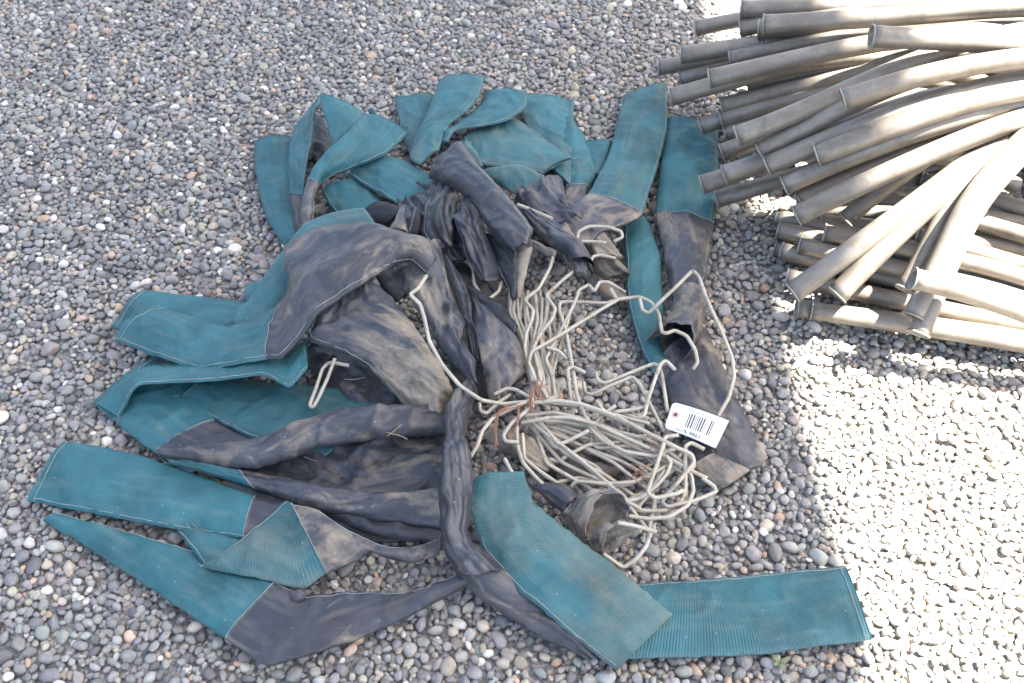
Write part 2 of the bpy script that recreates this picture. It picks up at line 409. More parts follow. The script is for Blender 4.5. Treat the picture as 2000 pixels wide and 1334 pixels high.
# ------------------------------------------------------------------ cloth panels
def crom(vals, t):
    """Catmull-Rom through rows (numpy) at parameter t"""
    n = len(vals); i = min(int(t), n-2); f = t - i
    p0 = vals[max(i-1, 0)]; p1 = vals[i]; p2 = vals[i+1]; p3 = vals[min(i+2, n-1)]
    if i == 0: p0 = 2*p1 - p2
    if i+2 > n-1: p3 = 2*p2 - p1
    return .5*((2*p1) + (p2-p0)*f + (2*p0-5*p1+4*p2-p3)*f*f + (3*p1-p0-3*p2+p3)*f**3)
SEED = [0]
def panel(t, cr, rows, gs=None, start='green', dust=.25, bright=1.0, wr=.0035, arch=.006, thick=.008,
          stitch='L', open_end=False, open_start=False, names=('green_sleeve', 'grey_collar'), fray=.0012, endstitch=False, ribs=.3, pleat=0.0, npl=1.6, stiff=None, dr=None):
    if stiff is None: stiff = .75 if pleat else .62
    """lofted, double-walled cloth sleeve between two traced edges; rows: (Lx,Ly,Lz cm, Rx,Ry,Rz cm [,thickness cm])"""
    SEED[0] += 1; sd = SEED[0]*17.13
    A = []
    for r in rows:
        l = P(*cr(r[0], r[1]), r[2]*.01); q = P(*cr(r[3], r[4]), r[5]*.01)
        A.append([*l, *q, (r[6]*.01 if len(r) > 6 else thick)])
    A = np.array(A); n = len(A)
    # dense sampling along
    tt = [0.0]; 
    for i in range(n-1):
        le = .5*(np.linalg.norm(A[i+1, :3]-A[i, :3]) + np.linalg.norm(A[i+1, 3:6]-A[i, 3:6]))
        k = max(2, int(le/(.0042 if pleat else .0055))); tt += [i + (j+1)/k for j in range(k)]
    def lin(t_):
        i = min(int(t_), n-2); f = t_-i; return A[i]*(1-f) + A[i+1]*f
    D = np.array([(1-stiff)*crom(A, t_) + stiff*lin(t_) for t_ in tt]); D[:, 6] = np.clip(D[:, 6], .003, None)
    m = len(D); C = .5*(D[:, :3]+D[:, 3:6]); S = np.concatenate([[0], np.cumsum(np.linalg.norm(np.diff(C, axis=0), axis=1))])
    wmax = np.linalg.norm(D[:, 3:6]-D[:, :3], axis=1).max(); NU = int(min(48, max(9, wmax/(.0042 if pleat else .0055))))
    prev = None; top = np.zeros((m, NU, 3)); bot = np.zeros((m, NU, 3))
    Tn = np.gradient(C, axis=0)
    cam_p = np.array([0, 0, CAM_H])
    nrms = []
    for i in range(m):
        w = D[i, 3:6]-D[i, :3]; nn = np.cross(w, Tn[i]); ln = np.linalg.norm(nn)
        nn = nn/ln if ln > 1e-12 else (prev if prev is not None else np.array([0, 0, 1.]))
        if prev is None:
            if nn.dot(cam_p - C[i]) < 0: nn = -nn
        elif nn.dot(prev) < 0: nn = -nn
        prev = nn; nrms.append(nn)
    nrms = np.array(nrms)
    ker = np.ones(7)/7                                     # smooth the normals along the strip
    if m > 8:
        pad = np.pad(nrms, ((3, 3), (0, 0)), mode='edge')
        nrms = np.stack([np.convolve(pad[:, k], ker, 'valid') for k in range(3)], 1)
        nrms /= np.linalg.norm(nrms, axis=1)[:, None]+1e-9
    for i in range(m):
        Lp, Rp = D[i, :3].copy(), D[i, 3:6].copy(); w = Rp-Lp; wl = np.linalg.norm(w)+1e-9; wd = w/wl
        Lp = Lp + wd*fray*2*noise.noise((S[i]*60, sd, 0)) ; Rp = Rp + wd*fray*2*noise.noise((S[i]*60, sd, 9))
        nn = nrms[i]; th = D[i, 6]
        for j in range(NU):
            u = j/(NU-1); s_ = math.sin(math.pi*u); pf = s_**.55 if s_ > 0 else 0
            x, y = u*wl, S[i]
            q1 = noise.noise((x*9, y*7, sd)); q2 = noise.noise((x*26+3, y*17, sd+5))
            # diagonal crease ridges
            q3 = 1 - abs(noise.noise((x*11 + y*9, y*13 - x*6, sd+11)))*2.2
            q4 = noise.noise((x*60, y*60, sd+2))
            ed = .35 + .65*min(1, s_*2.2)
            xw = x + .02*noise.noise((x*12, y*12, sd+71)); yw = y + .02*noise.noise((x*12, y*12, sd+81))
            q5 = noise.voronoi(Vector((xw*15 + yw*5, yw*10, sd)))[0][0]; q6 = noise.voronoi(Vector((xw*36, yw*26 - xw*9, sd+3)))[0][0]
            h = wr*(1.1*q1 + .35*q2 + .8*(max(q3, 0)**3) + 2.6*(q5-.35) + .95*(q6-.35) + .12*q4)*ed + arch*s_*.6
            if pleat:                                   # sharp folds running down the cloth, wandering and dying out
                ph = u*npl*.8 + 1.3*noise.noise((y*6, sd, 3)) + .55*noise.noise((x*13, y*15, sd+41)) + sd
                tri = abs((ph % 1.0) - .5)*2
                ph2 = u*npl*1.9 - y*6 + .6*noise.noise((y*9, x*9, sd+51)); tri2 = abs((ph2 % 1.0) - .5)*2
                am = .6 + 1.3*noise.noise((y*9, u*2.5, sd+61))
                h += pleat*(tri*am + .30*tri2)*min(1, s_*2.5)
            mid = Lp + w*u + nn*h
            top[i, j] = mid + nn*(th*.5*pf + .0008); bot[i, j] = mid - nn*(th*.5*pf + .0008)
    # keep everything above the gravel
    for arr, lo in ((top, .0045), (bot, .0025)):
        z = arr[:, :, 2]; arr[:, :, 2] = np.maximum(z, lo)
    if pleat and wmax > .03:                              # ragged, uneven ends
        for i in (0, m-1):
            e = Tn[i]/(np.linalg.norm(Tn[i])+1e-9)*(1 if i else -1)
            for j in range(NU):
                k = .010*noise.noise((j/NU*3.1, sd, i)); top[i, j] += e*k; bot[i, j] += e*k
    def build(i0, i1, name, mat, off, co, cs):
        V = []; UV = []; k = i1-i0+1
        for arr, sg in ((top, 1), (bot, -1)):
            for i in range(i0, i1+1):
                wl = np.linalg.norm(D[i, 3:6]-D[i, :3])
                for j in range(NU):
                    V.append(arr[i, j] + nrms[i]*off*sg); UV.append((j/(NU-1)*wl + (.5 if sg < 0 else 0), S[i]))
        F = []; B = k*NU
        for i in range(k-1):
            for j in range(NU-1):
                a = i*NU+j; F.append((a, a+1, a+NU+1, a+NU)); F.append((B+a, B+a+NU, B+a+NU+1, B+a+1))
            a = i*NU; F.append((a, a+NU, B+a+NU, B+a)); a = i*NU+NU-1; F.append((a, B+a, B+a+NU, a+NU))
        for row, do in ((0, cs), (k-1, co)):
            if do:
                for j in range(NU-1):
                    a = row*NU+j; F.append((a, a+1, B+a+1, B+a))
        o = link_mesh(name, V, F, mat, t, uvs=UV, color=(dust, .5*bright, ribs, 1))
        if dr:                                          # stains traced per row: (left, right)
            vals = []
            for i in range(i0, i1+1):
                k = min(int(tt[i]), n-2); f = tt[i]-k
                l = dr[k][0]*(1-f)+dr[k+1][0]*f; r_ = dr[k][1]*(1-f)+dr[k+1][1]*f
                vals += [l+(r_-l)*j/(NU-1) for j in range(NU)]
            at = o.data.attributes.new('dst', 'FLOAT', 'POINT'); at.data.foreach_set('value', np.array(vals+vals, dtype=np.float32))
        return o
    mats = {'green': M_GREEN, 'grey': M_GREY}; parts = []
    if gs is None:
        nm = names[0] if start == 'green' else names[1]
        parts.append(build(0, m-1, nm, mats[start], 0, not open_end, not open_start))
    else:
        ig = min(range(m), key=lambda i: abs(tt[i]-gs)); other = 'grey' if start == 'green' else 'green'
        nm = names if start == 'green' else names[::-1]
        parts.append(build(0, ig+1, nm[0], mats[start], 0, True, not open_start))
        parts.append(build(ig, m-1, nm[1], mats[other], .0009, not open_end, True))
    # seam thread laid on the cloth, one run per stitched edge
    def thread(path):
        run = []; rr = random.Random(SEED[0]*7 + len(path)); V = []; F = []
        def flush():
            if len(run) > 2:
                fr = frames(run); b = len(V)
                for p, (tg, nn, bb) in zip(run, fr):
                    for k in range(4):
                        a = math.pi*k/2; V.append(p + (nn*math.cos(a)+bb*math.sin(a))*.0006)
                for i in range(len(run)-1):
                    for k in range(4): F.append((b+i*4+k, b+i*4+(k+1) % 4, b+i*4+4+(k+1) % 4, b+i*4+4+k))
        for p in path:
            run.append(p + Vector((rr.uniform(-1, 1), rr.uniform(-1, 1), 0))*.0006)
            if len(path) > 30 and rr.random() < .10: flush(); run.clear()
        flush()
        if F: link_mesh('stitching', V, F, M_THREAD, parts[0])
    inset = max(1, int(round(.008/(wmax/(NU-1)))))
    if stitch and 'L' in stitch: thread([Vector(top[i, inset] + nrms[i]*.0012) for i in range(0, m, 2)])
    if stitch and 'R' in stitch: thread([Vector(top[i, NU-1-inset] + nrms[i]*.0012) for i in range(0, m, 2)])
    if gs is not None: thread([Vector(top[ig, j] + nrms[ig]*.0022) for j in range(NU)])
    if start == 'green':
        rr = random.Random(SEED[0]*31)
        for k in range(2):
            j = rr.choice((0, NU-1, rr.randrange(NU))); p = Vector(top[0, j]); e = Vector(-Tn[0]).normalized(); q = [p + Vector((0, 0, .001))]
            for _ in range(4):
                e = (e + Vector((rr.uniform(-.7, .7), rr.uniform(-.7, .7), rr.uniform(-.1, .12)))).normalized(); q.append(q[-1] + e*rr.uniform(.002, .005))
                q[-1].z = max(q[-1].z, .006)
            rod('loose_thread', resample(chaikin(q, 2), .003), .0004, M_THREAD, parts[0], 4)
    if endstitch:
        thread([Vector(top[2, j] + nrms[2]*.0012) for j in range(NU)])
    return parts
def base_of(cr, rows):
    r = rows[0]; p = P(*cr(r[0], r[1]), r[2]*.01); return (p.x, p.y, 0)
def sleeve(label, cr, rows, name='cloth_sleeve', group='cloth sleeves in the heap', **kw):
    t = thing(name, label, 'sleeve', base_of(cr, rows), group)
    panel(t, cr, rows, **kw); return t

# ---- top fan
sleeve('flat teal sleeve end lying against the gravel on the far left of the upper fan', c5,
  [(135,455,2,345,420,2),(140,600,2,360,600,2),(165,750,2,385,760,2.5),(205,890,2,400,900,3),(300,1030,3,430,1000,4)], stitch='', dust=.1, bright=.85)
t = sleeve('teal sleeve standing on its edge with a dark grey lower end', c5,
  [(510,172,8,495,195,9),(425,275,6.5,455,300,12),(355,370,5,452,400,12),(327,480,4,438,480,12),(325,600,4,418,600,11),(330,740,4,398,740,10),(360,960,4,405,930,9)], gs=5, dust=.12)
sleeve('short grey sleeve with painted shade in the hollow behind the upright teal sleeve', c5,
  [(440,280,1.6,520,330,1.8),(450,420,1.8,570,470,2),(430,560,2,520,590,2)], start='grey', dust=-.6, bright=.12, stitch='')  # near-black cloth colour stands in for the shade inside the hollow
sleeve('teal sleeve with pointed top corner in the upper fan', c5,
  [(495,200,13,745,290,9),(520,290,13,775,345,9.6),(548,390,12,720,400,9.5),(575,470,11,640,440,9)], dust=.12, stitch='R')
sleeve('bright teal sleeve curling down to a narrow grey edge in the upper fan', c5,
  [(745,292,10,992,410,8.5),(690,350,11.5,865,525,8.5),(625,420,12.5,690,595,8.5),(525,510,12.5,560,645,9),(455,600,12.5,490,690,9.5),(415,700,11.5,468,745,10),(395,830,10.5,462,860,9.5),(400,930,9.5,455,930,9)], gs=4.6, stitch='R', dust=.18, arch=.012)
sleeve('small teal corner poking out behind the pointed teal sleeve', c5,
  [(765,275,3,815,290,3),(800,330,3,850,360,3),(850,420,3,900,410,3)], stitch='R', dust=.3)
sleeve('broad teal sleeve with stitched lower edge and a pebble on it', c5,
  [(655,632,6,862,522,6),(740,685,6.5,985,560,6.5),(840,745,7,1095,625,7),(935,800,7,1180,720,7),(1030,870,6,1250,800,6)], dust=.05, wr=.003)
sleeve('teal sleeve tucked beneath the broad teal one', c5,
  [(505,715,4,740,660,5),(540,790,4,800,720,5),(585,850,4.5,850,790,5),(640,900,5,900,870,5)], dust=.12)
sleeve('pale teal sleeve flat on the gravel behind the tallest teal one', c5,
  [(915,205,2,1140,190,2),(940,320,2,1140,320,2),(970,410,2.5,1130,430,2.5),(990,510,3,1100,540,3)], dust=.3, stitch='')
sleeve('tallest teal sleeve of the fan with dusty beige lower part', c5,
  [(1170,105,5,1422,90,6),(1120,230,6,1390,200,7),(1065,350,7,1320,285,7),(1015,455,7.5,1225,355,7),(1000,540,8,1185,440,7.5),(1060,580,8,1165,500,8)], dust=.26, stitch='R', arch=.012, dr=[(-.2,-.2),(-.15,-.2),(0,-.1),(.15,.0),(.3,.2),(.3,.3)])
sleeve('teal sleeve curling with frayed threads on its upper corner', c5,
  [(1425,165,5,1670,195,7),(1400,230,5,1640,270,8),(1330,300,5.5,1545,335,8.5),(1250,360,6,1400,368,8.5),(1200,420,6,1260,390,8),(1185,490,6,1215,450,8)], dust=.16, stitch='R', arch=.01)
sleeve('pale worn teal sleeve with folded pointed end beside the dark hump', c5,
  [(1740,632,6,1905,548,5),(1600,600,6,1800,470,5.5),(1470,590,6,1690,390,5.5),(1380,560,6,1600,325,5.5),(1300,430,6,1450,340,5.5)], dust=.42, stitch='LR')
sleeve('faded teal sleeve with stitched straight side at the back of the fan', c5,
  [(1640,185,2,1918,222,2),(1630,290,2.5,1914,380,2),(1660,400,3,1908,530,2.5),(1720,560,3,1900,700,3)], dust=.36, stitch='R')
sleeve('teal sleeve ending in grey beside the stitched faded one', FULL,
  [(1090,238,1.6,1122,238,1.6),(1095,290,1.8,1152,285,1.6),(1100,335,2,1168,333,1.8),(1105,370,2.5,1152,370,2.2),(1095,420,4,1148,420,4)], gs=3, dust=.25)
sleeve('small teal triangle of sleeve flat on gravel near the leaning sleeve', FULL,
  [(1125,282,1.5,1196,279,1.5),(1145,310,1.5,1187,320,1.5),(1155,345,1.5,1178,345,1.5)], dust=.1, stitch='')
sleeve('greenish brown soiled fold of sleeve under the pale worn one', c5,
  [(1385,605,9,1395,650,8),(1500,590,9.5,1500,690,8),(1610,580,10,1600,745,8),(1760,645,9,1700,710,8)], dust=.4, bright=.9, stitch='', wr=.005)

# ---- right-hand sleeves
sleeve('tall dusty teal sleeve leaning towards the tubes with grey collar folded over', FULL,
  [(1218,187,2.5,1303,166,2.5),(1205,240,3,1303,250,3),(1190,300,4,1285,325,4),(1165,350,6,1268,375,5.5),(1148,380,7,1255,418,6.5),(1112,405,8,1238,434,7),(1092,430,8,1180,452,8),(1100,470,7,1150,482,7)], gs=4, stitch='R', dust=.30, dr=[(0,.15),(.05,.1),(.0,0),(.1,.1),(.08,.02),(-.1,-.05),(0,0),(.1,.1)])
T_MOUTH = sleeve('teal sleeve with long grey collar ending in a gaping mouth beside the tubes', FULL,
  [(1303,232,1.8,1402,248,2),(1290,320,2,1404,335,2.2),(1281,417,2.5,1395,437,2.7),(1293,480,3,1388,482,3.4),(1308,560,3.5,1376,560,4.6),(1318,592,3.6,1374,592,5)], gs=2, stitch='R', dust=.24, arch=.012, pleat=.004)
sleeve('teal sleeve lying flat under the wire hoop beside the gaping grey mouth', FULL,
  [(1218,430,1.8,1262,425,1.8),(1222,520,1.8,1290,500,1.8),(1225,600,1.8,1295,600,1.8),(1250,680,1.8,1290,680,1.8),(1290,760,1.8,1330,740,1.8),(1335,830,1.8,1370,820,1.8)], gs=3.6, stitch='L', dust=.2)
t = sleeve('broad grey sleeve end lying under the white tag', FULL,
  [(1282,700,1.8,1378,640,2.2,1),(1300,765,2.2,1424,745,3.6,1.4),(1338,845,2,1470,840,3,1.6),(1362,900,2,1496,888,2,1.2),(1398,958,1.8,1488,912,1.8,1)], start='grey', stitch='', dust=.3, wr=.006)
panel(t, FULL, [(1352,910,3.6,1395,884,4.8),(1370,935,3,1430,900,4.8),(1400,962,2,1464,918,3)], start='grey', dust=.42, stitch='', wr=.005, names=('', 'turned_corner'))

# ---- grey middle
t = sleeve('long dark grey sleeve humped over the middle of the heap', c5,
  [(1108,650,11,1292,445,15,1),(1200,690,12,1390,585,15.5,1),(1330,770,13,1490,690,16,1),(1420,905,13,1590,800,16,1),(1500,1015,13,1690,935,15.5,1),(1585,1075,12.5,1668,1042,14,1)], start='grey', dust=.08, bright=.85, arch=.016, stitch='R', wr=.005, pleat=.010, npl=1.4)
panel(t, c5, [(1292,447,14,1345,485,12.5),(1330,530,14,1392,590,12.5),(1370,600,13.5,1400,612,12.5)], dust=.5, stitch='', names=('green_lining', ''))
panel(t, c3, [(595,255,12,690,240,13),(600,380,10,655,370,11),(600,520,7,625,525,7)], start='grey', dust=.5, stitch='', names=('', 'mouth_flap'))
panel(t, c3, [(400,150,9,600,220,11),(470,300,8,602,310,9),(545,460,6,606,430,7),(575,530,5,600,530,5.5)], start='grey', dust=.05, bright=.7, stitch='L', names=('', 'lower_fold'))  # darker colour paints in the shaded side below the hump
t = sleeve('narrow dark grey sleeve gathered on a wire beside the humped one', c3,
  [(640,60,9,690,40,10),(700,150,10,770,90,11),(780,230,11,870,160,11.5,1.5),(845,265,11,965,240,11,2),(890,330,10,1035,345,10,2.4)], start='grey', dust=.15, stitch='R', open_end=True, wr=.006, pleat=.012)
panel(t, c3, [(670,190,11,680,240,10.5),(750,225,11,750,278,10),(830,260,11,810,305,10)], start='grey', dust=.35, stitch='L', names=('', 'folded_band'))
sleeve('dark grey hooded sleeve end tied to a straight wire', c3,
  [(820,180,9,900,150,9),(835,260,10,950,240,9.5,1.6),(875,330,9.5,985,330,9,2.2),(905,400,8.5,1000,420,8,2)], start='grey', dust=.4, stitch='', wr=.006, bright=.95, pleat=.012)
sleeve('crumpled dark grey sleeve between the hump and the leaning teal sleeve', c5,
  [(1590,720,8,1850,660,6),(1630,800,8,1880,760,7),(1700,870,8,1960,850,7),(1830,915,8,2020,900,7)], start='grey', dust=.12, stitch='', wr=.011, pleat=.016, npl=2.4)
sleeve('crumpled dark grey sleeve in deep folds behind the hump', c5,
  [(1150,720,9,1280,760,9),(1075,850,10.5,1290,840,10.5),(1060,960,10.5,1260,940,10.5),(1130,1055,8,1240,1010,8)], start='grey', dust=.2, stitch='L', wr=.012, arch=.015, pleat=.020, npl=2.2)
sleeve('short puckered grey sleeve beside the dark open mouth', c5,
  [(930,780,8,1060,830,9),(960,890,9.5,1080,920,9.5),(975,965,8,1070,985,8)], start='grey', dust=.1, stitch='', wr=.012, pleat=.018, npl=2)
sleeve('dark grey sleeve hanging in a fold towards the wires', c5,
  [(1290,780,10,1400,860,10),(1250,920,9.5,1430,980,10),(1330,1060,8,1480,1090,9),(1440,1200,5,1530,1215,6)], start='grey', dust=.08, bright=.8, stitch='L', wr=.012, arch=.014, pleat=.020, npl=1.8)
t = sleeve('grey sleeve with open mouth facing up, the shade inside painted dark', c5,
  [(675,895,9,820,772,13),(780,910,9,930,802,13),(880,935,9,950,830,12.5)], start='grey', dust=-.5, bright=.25, stitch='')  # inner shade of the mouth painted as a dark cloth panel
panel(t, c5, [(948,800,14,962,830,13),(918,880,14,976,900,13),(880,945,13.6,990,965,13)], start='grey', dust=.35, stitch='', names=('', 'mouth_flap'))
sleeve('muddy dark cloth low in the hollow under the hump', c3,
  [(150,230,1.6,420,220,2),(240,400,1.6,580,330,2),(380,560,1.6,660,520,2)], start='grey', dust=.45, bright=.45, stitch='', wr=.008, pleat=.012, npl=3)
sleeve('beige dusted sleeve end with stacked folds under the top wire hoop', c3,
  [(940,190,5,1100,180,6),(1000,265,5,1175,275,5.5,2),(1030,330,4.5,1195,305,5,2)], start='grey', dust=.62, stitch='', wr=.01, pleat=.014, npl=2.2)
sleeve('muddy sleeve end with torn dark mouth beside the flat teal sleeve', c3,
  [(1010,310,4,1180,325,4.4),(1030,385,3.4,1228,372,4,2.4),(1100,430,3,1232,395,3.2,2.4)], start='grey', dust=.5, bright=.7, stitch='', open_end=True, wr=.008, pleat=.010, npl=2)
sleeve('brown muddy sleeve scrap flat on gravel below the torn mouth', c3,
  [(1040,470,2.2,1150,440,2.4),(1090,530,1.8,1220,520,2),(1150,575,1.8,1215,560,1.8)], start='grey', dust=.6, bright=.7, stitch='', wr=.007)

# ---- left group
sleeve('teal sleeve end lying beneath its twin on the left', c6,
  [(195,830,2,370,620,2),(450,900,2,620,650,2),(700,900,2.5,960,690,2.5),(900,900,3,1050,720,3)], dust=.14, endstitch=True, stitch='')
sleeve('small teal tab of sleeve behind the left pair on gravel', c6,
  [(940,700,1.5,945,595,1.5),(1000,700,1.6,1030,570,1.8),(1060,690,1.6,1090,560,1.8)], dust=.1, stitch='')
sleeve('dusty teal sleeve arching up behind the big grey fold', c6,
  [(950,700,5,885,828,6),(1000,610,6,1060,770,7),(1080,490,8,1200,610,8),(1160,390,10,1250,560,10),(1210,320,12,1330,480,12),(1290,240,14,1420,420,13),(1420,190,15,1560,360,14),(1590,165,15,1700,300,14)], dust=.32, stitch='', arch=.01)
t = sleeve('large sleeve with teal end and big dark grey fold crowning the heap', c6,
  [(215,905,5,470,718,4.5),(430,985,5.5,650,772,5),(680,1075,7.5,860,832,6),(870,1045,9,1030,770,8),(1060,1010,10.5,1150,690,9.5),(1140,1005,11,1205,600,12),(1260,880,13,1190,490,14.5),(1335,768,15.5,1165,372,17,1.4),(1480,660,17,1350,268,19,2),(1640,560,18,1580,238,20,2.4),(1770,482,18,1790,288,20,2.4),(1862,468,17.5,1965,335,19,2.4),(1950,540,16,1992,420,17,2)], gs=4, dust=.2, arch=.012, wr=.0045, stitch='L', endstitch=True, pleat=.004, npl=1.2)
panel(t, c6, [(1660,540,14,1850,490,14),(1720,630,12,1895,560,13),(1770,692,11,1870,630,12)], start='grey', dust=.1, bright=.6, stitch='', names=('', 'hood_underside'))  # pocket shade under the hood painted in with darker cloth
sleeve('broad grey flap caked with beige dust and stitched along its lower edge', c6,
  [(1335,780,12,1640,565,14),(1290,905,10,1760,660,14),(1450,960,10,1860,790,13),(1620,1045,9,1960,930,12),(1720,1150,8,2040,1060,10),(1850,1290,6,2100,1180,8),(1990,1430,4,2060,1330,6)], start='grey', dust=.36, wr=.0075, arch=.012, stitch='L', pleat=.012, npl=1.3, stiff=.8, dr=[(-.25,-.1),(-.3,-.1),(-.1,.15),(.12,.16),(.25,.05),(.25,.2),(.1,.2)])
sleeve('grey sleeve strip with ragged lower corner beside the long curved wire', c3,
  [(-60,430,13,170,200,14),(20,560,12.5,205,390,13),(95,690,12,235,500,12),(170,800,11,312,668,11),(240,885,10,275,750,10),(285,945,9,372,880,9.4),(320,1012,7.5,330,990,7.6)], start='grey', dust=.3, wr=.007, stitch='', pleat=.014, npl=1.5, stiff=.95)
sleeve('darker grey strip tucked between the ragged strip and the dusty pointed sleeve', c3,
  [(180,300,10,300,480,9),(260,560,9.5,350,640,8.5),(310,700,8.5,395,780,8),(340,860,7,405,900,7)], start='grey', dust=.12, wr=.008, stitch='', pleat=.012, npl=1.4)
sleeve('dusty grey sleeve with blunt end pointing at the wire bundle', c3,
  [(338,530,8,350,536,8),(352,620,9.5,475,635,9),(372,740,9.8,602,742,8.4),(398,860,9.4,636,830,7.8),(425,990,8,632,950,6.4),(440,1095,6.4,520,1050,5.2)], start='grey', dust=.38, wr=.007, arch=.004, stitch='', pleat=.012, npl=1.6, stiff=.95, dr=[(-.4,-.4),(-.3,-.3),(-.1,-.1),(.05,.1),(.1,.1),(.1,.1)])
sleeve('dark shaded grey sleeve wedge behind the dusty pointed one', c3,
  [(270,470,5.5,380,480,6),(400,570,6,520,560,6),(585,740,6.5,606,680,6.5)], start='grey', dust=.05, bright=.5, stitch='')  # lowered cloth brightness paints in the shade on this wedge

# ---- lower left
sleeve('dark teal sleeve with pointed tip lying on gravel at the left', FULL,
  [(182,788,1.6,300,700,2),(240,838,1.8,400,730,2.5),(302,886,2.2,420,822,3),(370,930,2.5,490,860,3.5)], gs=2, dust=.16, stitch='', endstitch=True)
sleeve('teal sleeve folded over along a long crease beneath the crowning sleeve', c6,
  [(240,1330,2,110,1250,2),(345,1155,7.5,330,1065,3),(700,1135,9,690,1000,4),(1030,1095,9.5,1000,960,5),(1185,1165,9,1150,950,5.5),(1292,1060,9.5,1300,900,7)], dust=.2, stitch='L')
sleeve('shadowed teal sleeve running under the rolled grey one', FULL,
  [(352,780,3,420,735,3),(420,820,3,540,750,3.2),(488,856,3.4,660,760,3.4),(620,910,3,760,800,3)], dust=.12, bright=.8)  # shade under the rolled sleeve put into a slightly darker colour
sleeve('muddy brown grey sleeve spread flat below the rolled one', FULL,
  [(560,895,2.4,640,830,2.6),(620,945,2.6,760,840,3),(680,990,2.6,870,850,3.2),(860,1000,2.6,890,900,3.2)], start='grey', dust=.3, bright=.62, wr=.008, stitch='', pleat=.010, npl=2.5)
sleeve('grey sleeve rolled into a tapering tube', FULL,
  [(312,896,3.5,318,887,3.7,1),(400,908,4.5,400,872,5,2),(500,916,5.5,520,852,6.5,3),(568,898,6.5,600,820,8,3.4),(620,874,7,660,798,8.5,3.4),(710,862,7,730,792,8.5,3),(812,852,7,800,795,8,2),(900,850,5.5,880,790,6,1.4)], start='grey', dust=.25, stitch='', wr=.007, pleat=.006, npl=1.3)
sleeve('narrow teal sleeve turning grey along the edge of the rolled tube', FULL,
  [(328,906,3,330,899,3),(480,948,3.5,440,912,4),(555,975,4,560,935,5),(625,1000,4,700,960,6),(800,1025,4.5,800,962,6.5),(872,1035,5,866,950,6.5)], gs=1.25, dust=.3, wr=.005, stitch='', pleat=.006, npl=1.3)
sleeve('flat teal sleeve with square stitched end jutting out on gravel', FULL,
  [(54,978,2,124,862,2),(150,998,2.2,190,872,2.2),(260,1019,2.4,272,890,2.6),(360,1037,2.6,390,930,3),(476,1053,3,500,970,3.2),(560,1062,3,590,990,3.4)], gs=4, dust=.12, endstitch=True, wr=.003)
sleeve('long teal sleeve with grey collar curving along the lower edge of the heap', FULL,
  [(86,1018,1.5,116,1004,1.5),(170,1070,1.6,220,1032,1.6),(260,1128,1.7,348,1066,1.8),(340,1182,1.8,432,1093,1.9),(440,1248,2,542,1138,2),(525,1300,2,600,1163,2.5),(690,1252,2.5,690,1157,3.2),(800,1204,3,800,1158,4),(920,1142,4,915,1115,5)], gs=4, dust=.2, stitch='R')
t = sleeve('sleeve folded back in a dusty green ribbed triangle', c7,
  [(1005,824,3,1020,808,3),(1130,852,3,1180,690,4),(1300,882,3,1290,590,5),(1480,926,3.2,1395,495,6),(1600,852,3.6,1425,510,6.5),(1720,800,4,1560,545,6.2),(1818,748,5,1700,640,6),(1900,780,5,1880,720,6),(2010,800,5,2010,725,6),(2150,760,5,2150,690,5)], gs=4, dust=.5, stitch='R', wr=.005, ribs=.9, dr=[(0,0),(0,0),(.1,-.1),(.15,-.2),(-.05,-.25),(-.2,-.2),(-.2,-.2),(-.1,-.1),(-.1,-.1),(-.1,-.1)])
panel(t, c7, [(870,650,2.6,1000,640,2.6),(940,740,2.7,1190,690,2.9),(1005,818,2.9,1110,765,2.9)], dust=.38, stitch='L', names=('turned_end', ''))
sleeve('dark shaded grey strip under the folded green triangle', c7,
  [(1540,540,3.6,1700,500,3),(1800,660,3.6,1850,560,3),(2000,700,3.6,2050,600,3),(2150,710,3.6,2180,600,3)], start='grey', dust=.15, bright=.6, wr=.006, stitch='')  # strip coloured darker to paint in the shade beneath the triangle

# ---- cloth low inside the heap
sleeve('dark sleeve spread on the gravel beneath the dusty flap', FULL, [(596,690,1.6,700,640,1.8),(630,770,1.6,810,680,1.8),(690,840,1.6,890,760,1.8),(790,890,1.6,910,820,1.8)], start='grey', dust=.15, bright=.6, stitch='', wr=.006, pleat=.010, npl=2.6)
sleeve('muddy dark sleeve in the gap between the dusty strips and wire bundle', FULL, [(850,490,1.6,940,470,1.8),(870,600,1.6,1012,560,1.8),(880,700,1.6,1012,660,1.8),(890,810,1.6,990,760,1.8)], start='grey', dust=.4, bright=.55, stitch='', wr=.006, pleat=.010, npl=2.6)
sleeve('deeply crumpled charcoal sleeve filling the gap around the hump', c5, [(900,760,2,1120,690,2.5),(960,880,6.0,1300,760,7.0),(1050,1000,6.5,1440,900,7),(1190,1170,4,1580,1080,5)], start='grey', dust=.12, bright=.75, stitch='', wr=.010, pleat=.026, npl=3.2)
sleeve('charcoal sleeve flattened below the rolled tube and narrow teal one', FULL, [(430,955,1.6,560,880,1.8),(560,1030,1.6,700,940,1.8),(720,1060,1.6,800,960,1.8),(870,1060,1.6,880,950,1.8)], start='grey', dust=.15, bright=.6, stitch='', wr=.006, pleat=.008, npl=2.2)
sleeve('crumpled grey collar bunched between the hump and leaning sleeve', c3, [(560,40,5,760,-60,5),(640,120,6,900,20,6.5),(740,210,6.5,960,110,6.5),(820,300,5,1000,210,5)], start='grey', dust=.2, bright=.85, stitch='', wr=.009, pleat=.022, npl=2.8)

